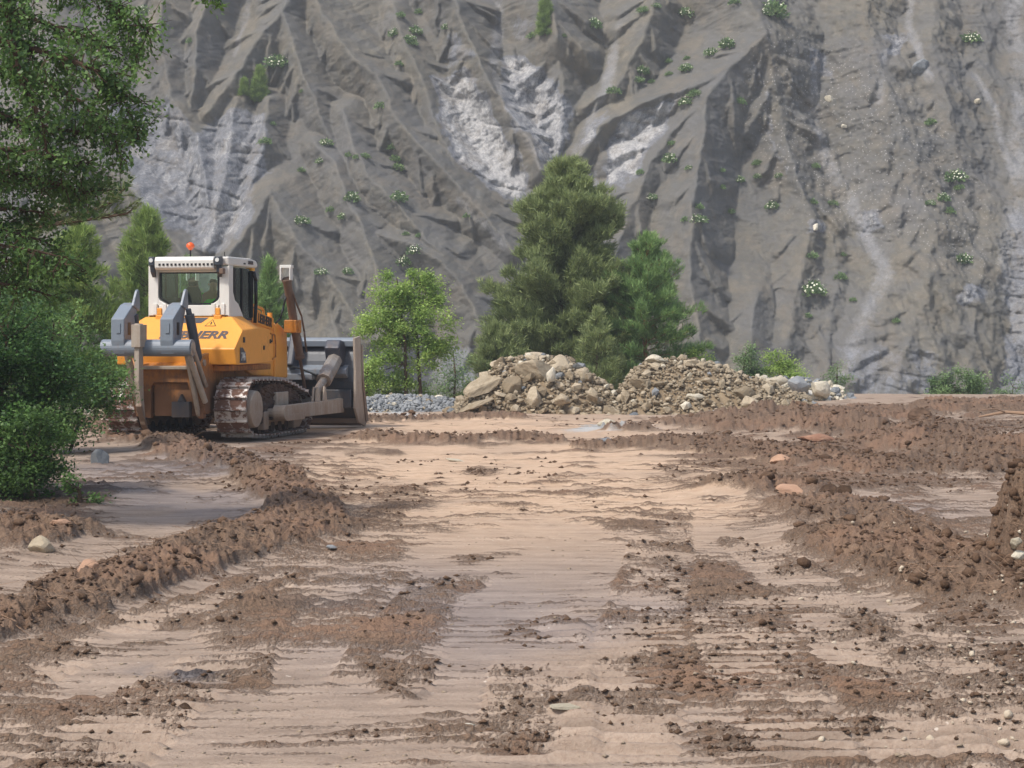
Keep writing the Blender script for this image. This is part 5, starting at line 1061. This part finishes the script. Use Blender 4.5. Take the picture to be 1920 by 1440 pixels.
# --- ripper
beam = MB().tube((-2.86, .98, 1.69), (-2.86, -.70, 1.69), .15, .15, 24).build('ripper_beam', M['grey'], DZ)
MB().tube((-2.86, -.705, 1.69), (-2.86, -.72, 1.69), .10, .10, 20).build('beam_cap', M['mudsteel'], beam)
for yc_ in (.64, -.28):
    prof_ = [(-2.98, 1.58), (-3.02, 1.82), (-3.02, 2.20), (-2.62, 2.46), (-2.45, 2.50), (-2.42, 2.40), (-2.60, 1.95), (-2.70, 1.58)]
    hd = MB().prism(prof_, yc_-.125, yc_+.125).build('ripper_head', M['grey'], DZ, bevel=.015)
    MB().box(-2.86, -2.74, yc_-.129, yc_-.120, 1.92, 2.14).build('opening', M['decal_black'], hd)
    MB().box(-3.035, -3.02, yc_-.055, yc_+.02, 1.95, 2.12).build('rib', M['grey'], hd)
    MB().prism([(-2.55, 2.40), (-2.66, 2.44), (-2.50, 2.70), (-2.45, 2.735), (-2.40, 2.72), (-2.36, 2.48), (-2.38, 2.35)], yc_-.15, yc_-.10).build('lug', M['grey'], hd, bevel=.01)
def shank(y, ztop):
    o = MB().prism([(-3.16, ztop), (-2.97, ztop), (-2.96, 1.2), (-2.94, .8), (-2.86, .42), (-2.72, .20), (-2.88, .34), (-3.06, .70), (-3.16, 1.1)], y-.045, y+.045).build('ripper_shank', M['mudsteel'], DZ, bevel=.01)
    MB().prism([(-3.06, .72), (-2.90, .46), (-2.70, .17), (-2.86, .32), (-3.08, .66)], y-.055, y+.055).build('shank_tip', M['steel'], o, bevel=.006)
    MB().box(-3.20, -2.9, y-.085, y+.085, ztop-.42, ztop-.02).build('shank_holder', M['mudsteel'], o, bevel=.01)
shank(.22, 2.12)
MB().tube((-2.88, -.62, 1.62), (-2.25, -.70, .72), .055, .055, 10).build('ripper_link', M['mudsteel'], DZ)
MB().prism([(-2.93, 1.72), (-2.80, 1.74), (-2.22, .62), (-2.18, .42), (-2.30, .5)], -.60, -.54).build('ripper_arm', M['mudsteel'], DZ, bevel=.01)
MB().tube((-2.50, -.50, 2.28), (-2.28, -.58, 1.46), .085, .085, 16).tube((-2.53, -.49, 2.38), (-2.50, -.50, 2.28), .05, .05, 10).build('ripper_cylinder', M['dgrey'], DZ)
MB().tube((-2.50, .56, 2.28), (-2.28, .56, 1.46), .085, .085, 16).build('ripper_cylinder', M['dgrey'], DZ)
MB().tube((-2.80, -.67, 1.72), (-2.3, -.74, 1.0), .04, .04, 10).build('ripper_link', M['steel'], DZ)
MB().prism([(-2.93, 1.6), (-2.75, 1.6), (-2.2, .7), (-2.18, .45), (-2.32, .5)], .50, .57).build('ripper_arm', M['mudsteel'], DZ, bevel=.01)
MB().tube((-2.9, -.58, 1.62), (-2.9, -.72, 1.62), .07, .07, 12).build('pin', M['steel'], DZ)
# --- crawler tracks
def track_path(n=600):
    A = (-1.45, .60, .49); B = (1.52, .43, .36); pts = []
    for i in range(60): t = math.pi*.5+math.pi*i/59; pts.append((A[0]+A[2]*math.cos(t), A[1]+A[2]*math.sin(t)))
    pts = pts[:-1] + [(-1.2, .085), (-.6, .06), (.8, .06), (1.3, .065)]
    for i in range(60): t = -math.pi*.5+math.pi*i/59*.98; pts.append((B[0]+B[2]*math.cos(t), B[1]+B[2]*math.sin(t)))
    pts += [(.9, .93), (.2, 1.05), (-.5, 1.08), (-1.2, 1.09)]
    P_ = np.array(pts+[pts[0]]); L_ = np.r_[0, np.cumsum(np.hypot(*np.diff(P_, axis=0).T))]; return P_, L_
TPp, TL = track_path(); NSH = 42
sb = MB().box(-.104, .104, -.305, .305, -.012, .012).box(-.092, -.070, -.305, .305, .012, .062).box(-.06, .06, -.10, .10, -.07, -.012)
shoe = bpy.data.meshes.new('track_shoe'); shoe.from_pydata(sb.v, [], sb.f); shoe.materials.append(M['track'])
bm = bmesh.new(); bm.from_mesh(shoe); bmesh.ops.recalc_face_normals(bm, faces=bm.faces); bm.to_mesh(shoe); bm.free()
for sg, yt in ((-1, -1.06), (1, 1.04)):
    tf = MB().prism([(-1.0, .25), (-1.2, .62), (-.9, .80), (-.2, .84), (.9, .72), (1.35, .6), (1.4, .3), (1.1, .2), (-.8, .2)], yt-.16, yt+.16)
    TF = tf.build('track_frame', M['mudsteel'], DZ, bevel=.02)
    for i in range(NSH):
        s_ = TL[-1]*(i+.5)/NSH; x_ = np.interp(s_, TL, TPp[:, 0]); z_ = np.interp(s_, TL, TPp[:, 1]); e_ = .06
        x2_ = np.interp((s_+e_) % TL[-1], TL, TPp[:, 0]); z2_ = np.interp((s_+e_) % TL[-1], TL, TPp[:, 1]); x1_ = np.interp((s_-e_) % TL[-1], TL, TPp[:, 0]); z1_ = np.interp((s_-e_) % TL[-1], TL, TPp[:, 1])
        tx = Vector((x2_-x1_, 0, z2_-z1_)).normalized(); nz = tx.cross(Vector((0, 1, 0))); nz = -nz if nz.dot(Vector((x_, 0, z_-.6))) < 0 and abs(x_) > 1.3 else nz
        out = Vector((tx.z, 0, -tx.x)); c_ = Vector((0.02, 0, .57)); out = out if out.dot(Vector((x_, 0, z_))-c_) > 0 else -out
        Mx = Matrix((out.cross(Vector((0, 1, 0)))*-1, Vector((0, 1, 0)), out)).transposed().to_4x4(); Mx.translation = Vector((x_, yt, z_))
        o = link('track_shoe', shoe, None, TF); o.matrix_local = Mx
    yo = yt+sg*.34; ax = lambda y_: y_
    MB().tube((-1.45, yt-.16, .60), (-1.45, yt+.16, .60), .40, .40, 22).build('sprocket', M['mud'], TF)
    MB().tube((-1.50, yt+sg*.16, .57), (-1.50, yt+sg*.35, .57), .36, .33, 32).build('final_drive_cover', M['mudsteel'], TF, bevel=.01)
    MB().tube((1.52, yt-.14, .43), (1.52, yt+.14, .43), .31, .31, 22).build('idler', M['mudsteel'], TF)
    for xr in (-.85, -.5, -.1, .3, .7, 1.05): MB().tube((xr, yt-.17, .2), (xr, yt+.17, .2), .11, .11, 12).build('roller', M['mud'], TF)
    # mud packed on the frame
    q = MB().prism([(-1.15, .30), (-1.12, .92), (-.7, 1.0), (.0, .99), (.7, .88), (1.3, .72), (1.3, .4), (.2, .36)], yt+sg*.17-.10, yt+sg*.17+.10).build('caked_mud', M['mud'], TF)
    q.modifiers.new('s', 'SUBSURF').levels = 3; q.modifiers['s'].subdivision_type = 'SIMPLE'; q.modifiers['s'].render_levels = 4
    tx_ = bpy.data.textures.new('mudtex', 'CLOUDS'); tx_.noise_scale = .09; dm_ = q.modifiers.new('d', 'DISPLACE'); dm_.texture = tx_; dm_.strength = .13
    MB().box(-.95, -.70, yt+sg*.12, yt+sg*.30, .16, .50).box(.85, 1.2, yt+sg*.10, yt+sg*.28, .12, .42).box(-.7, .9, yt+sg*.15, yt+sg*.24, .28, .42).build('roller_guard', M['mudsteel'], TF, bevel=.02)
    # push arm
    ya = yt+sg*.44; yb = yt+sg*.57; lo, hi = min(ya, yb), max(ya, yb)
    MB().prism([(-.52, .35), (-.52, .60), (3.20, .62), (3.20, .33)], lo, hi).build('push_arm', M['mudsteel'], DZ, bevel=.012)
    MB().prism([(-.50, .31), (.6, .30), (.6, .44), (-.50, .42)], lo-.012, hi+.012).build('arm_plate', M['mudsteel'], DZ, bevel=.008)
    MB().tube((-.62, min(ya, yb)-.05, .47), (-.62, max(ya, yb)+.05, .47), .14, .14, 18).tube((-.62, yt+sg*.1, .47), (-.62, ya, .47), .08, .08, 12).build('trunnion', M['mudsteel'], DZ)
    MB().box(-.32, .38, yt+sg*.28-.04, yt+sg*.28+.08, .58, .84).build('arm_bracket', M['mudsteel'], DZ, bevel=.015)
    for xx in (1.5, 1.95): MB().prism([(xx-.12, .61), (xx+.12, .61), (xx+.05, .88), (xx-.04, .90)], lo+.01, lo+.05).prism([(xx-.12, .61), (xx+.12, .61), (xx+.05, .88), (xx-.04, .90)], hi-.05, hi-.01).build('lug', M['mudsteel'], DZ, bevel=.008)
    ym = (lo+hi)/2-sg*.08
    MB().tube((1.72, ym, .76), (2.35, ym, 1.05), .085, .085, 14).build('tilt_rod', M['chrome'], DZ)
    MB().tube((2.25, ym, 1.0), (3.0, ym, 1.40), .165, .165, 8).build('tilt_cylinder', M['steel'], DZ, bevel=.012)
    MB().tube((2.95, ym, 1.38), (3.3, ym, 1.55), .08, .08, 14).build('tilt_rod', M['steel'], DZ)
# --- blade
def blade():
    yW = 1.85; n = 12; fr = []
    for i in range(n+1):
        t = i/n; z_ = .14+1.66*t; x_ = 3.50-.30*math.sin(math.pi*min(1, t*1.02))+(.12*(1-t)**2); fr.append((x_, z_))
    bk = [(x_-.07, z_) for x_, z_ in fr]
    return MB().prism(fr+bk[::-1], -yW, yW), fr
bmb, fr = blade(); BL = bmb.build('blade', M['dgrey'], DZ, bevel=.004)
MB().box(3.12, 3.32, -1.80, 1.80, .42, .80).build('lower_box_beam', M['dgrey'], BL, bevel=.02)
MB().prism([(3.25, 1.32), (2.98, 1.22), (2.98, 1.12), (3.2, 1.02)], -1.72, 1.72).build('middle_rib', M['grey'], BL, bevel=.01)
MB().prism([(3.40, 1.70), (3.26, 1.68), (3.24, 1.80), (3.30, 1.86), (3.50, 1.87), (3.52, 1.80)], -1.84, 1.84).build('top_rail', M['grey'], BL, bevel=.01)
MB().box(3.40, 3.66, -1.85, 1.85, .10, .20, Matrix.Translation((0, 0, 0))).prism([(3.42, .2), (3.56, .2), (3.72, .06), (3.60, .04)], -1.87, 1.87).build('cutting_edge', M['steel'], BL)
for sg in (-1, 1):
    lo, hi = sorted((sg*1.85, sg*1.90))
    MB().prism([(3.10, .42), (3.13, 1.2), (3.06, 1.86), (3.46, 1.90), (3.56, 1.0), (3.98, .12), (3.80, .02), (3.35, .12)], lo, hi).build('blade_end_plate', M['mudsteel'], BL, bevel=.008)
    lo, hi = sorted((sg*1.905, sg*1.925))
    MB().prism([(3.46, 1.72), (3.54, 1.72), (3.66, .9), (3.98, .12), (3.80, .12), (3.56, .9)], lo, hi).build('wear_strip', M['steel'], BL)
    lo, hi = sorted((sg*1.30, sg*1.62))
    MB().prism([(3.38, 1.78), (3.0, 1.82), (2.86, 1.66), (2.98, 1.36), (3.3, 1.16)], lo, hi).build('cylinder_bracket', M['decal'], BL, bevel=.03)
    lo, hi = sorted((sg*.50, sg*.66))
    MB().prism([(3.38, 1.9), (3.2, 1.98), (3.05, 1.92), (2.78, 1.30), (3.2, 1.1)], lo, hi).build('lift_bracket', M['decal'], BL, bevel=.04)
    MB().path([(2.9, sg*.5, 1.28), (2.72, sg*.8, 1.25), (2.7, sg*1.2, 1.1), (2.85, sg*1.35, .9)], .022, 6).build('hydraulic_hose', M['black'], DZ)
MB().prism([(3.1, 1.15), (2.84, 1.12), (2.84, 1.0), (3.1, 1.0)], -1.05, 1.05).build('cross_channel', M['grey'], BL, bevel=.01)

# ================================================================== DRIVER (seated in the cab, leaning right)
def skin_obj(name, verts, edges, mat, parent=None, lv=2):
    me = bpy.data.meshes.new(name); me.from_pydata([v[:3] for v in verts], edges, []); o = link(name, me, mat, parent)
    sk = o.modifiers.new('skin', 'SKIN'); me.skin_vertices[0].data[0].use_root = True
    for i, v in enumerate(verts): me.skin_vertices[0].data[i].radius = (v[3], v[4] if len(v) > 4 else v[3])
    s_ = o.modifiers.new('sub', 'SUBSURF'); s_.levels = lv; s_.render_levels = lv; sk.use_smooth_shade = True; return o
drv = tag(empty('person', (0, 0, 0)), 'driver in a bright green vest seated inside the cab of the bulldozer', 'person')
drv.matrix_world = Matrix.Translation((-5.708, 36.70, 0)) @ Matrix.Rotation(math.pi/2-R(12), 4, 'Z') @ Matrix.Translation((-.60, -.17, 2.24))
BV = [(0, 0, 0, .13, .15), (0, -.01, .22, .12, .15), (.02, -.03, .42, .12, .17), (.03, -.04, .50, .06), (.04, -.04, .58, .075, .07), (.055, -.04, .66, .085, .075), (.05, -.04, .72, .05),
      (.02, .16, .42, .05), (.08, .24, .20, .042), (.30, .22, .12, .034), (.38, .20, .13, .028), (.02, -.22, .42, .05), (.06, -.30, .20, .042), (.28, -.27, .12, .034), (.36, -.25, .13, .028),
      (.05, .09, -.01, .085), (.42, .11, .02, .06), (.50, .11, -.12, .05), (.05, -.09, -.01, .085), (.42, -.13, .02, .06), (.50, -.13, -.12, .05)]
BE = [(0, 1), (1, 2), (2, 3), (3, 4), (4, 5), (5, 6), (2, 7), (7, 8), (8, 9), (9, 10), (2, 11), (11, 12), (12, 13), (13, 14), (0, 15), (15, 16), (16, 17), (0, 18), (18, 19), (19, 20)]
skin_obj('body', BV, BE, M['skin'], drv)
g_ = .014
skin_obj('green_vest', [(0, 0, .02, .135+g_, .155+g_)]+[v[:3]+tuple(q+g_ for q in v[3:]) for v in BV[1:3]]+[(.02, .15, .43, .066), (.07, .22, .25, .056), (.02, -.21, .43, .066), (.06, -.28, .25, .056)], [(0, 1), (1, 2), (2, 3), (3, 4), (2, 5), (5, 6)], M['vest'], drv)
skin_obj('trousers', [(0, 0, -.01, .14)]+[v[:3]+(v[3]+g_,) for v in BV[15:21]], [(0, 1), (1, 2), (2, 3), (0, 4), (4, 5), (5, 6)], M['trouser'], drv)
skin_obj('hair', [(.02, -.04, .645, .088, .08), (.045, -.04, .70, .082, .078), (.05, -.04, .73, .05)], [(0, 1), (1, 2)], M['hair'], drv)
MB().tube((.13, -.04, .635), (.16, -.04, .62), .014, .012, 6).tube((.05, .045, .635), (.05, .06, .63), .022, .02, 8).tube((.05, -.125, .635), (.05, -.14, .63), .022, .02, 8).build('face_features', M['skin'], drv)

# ================================================================== HAZE (thin summer air over the whole place)
hm = bpy.data.materials.new('haze'); hm.use_nodes = True; hn = hm.node_tree.nodes; hn.clear(); ho = hn.new('ShaderNodeOutputMaterial'); pv = hn.new('ShaderNodeVolumePrincipled')
pv.inputs['Color'].default_value = (.90, .94, .98, 1); pv.inputs['Density'].default_value = .0010; pv.inputs['Anisotropy'].default_value = .2
hm.node_tree.links.new(pv.outputs[0], ho.inputs['Volume'])
tag(MB().box(-330, 330, -70, 410, -14, 110).build('haze', hm), kind='stuff')
print('TOPS', float(CZ.max()), float(CZ.min()), float(CY.max()), 'tris', sum(len(o.data.polygons) for o in bpy.data.objects if o.type == 'MESH'))
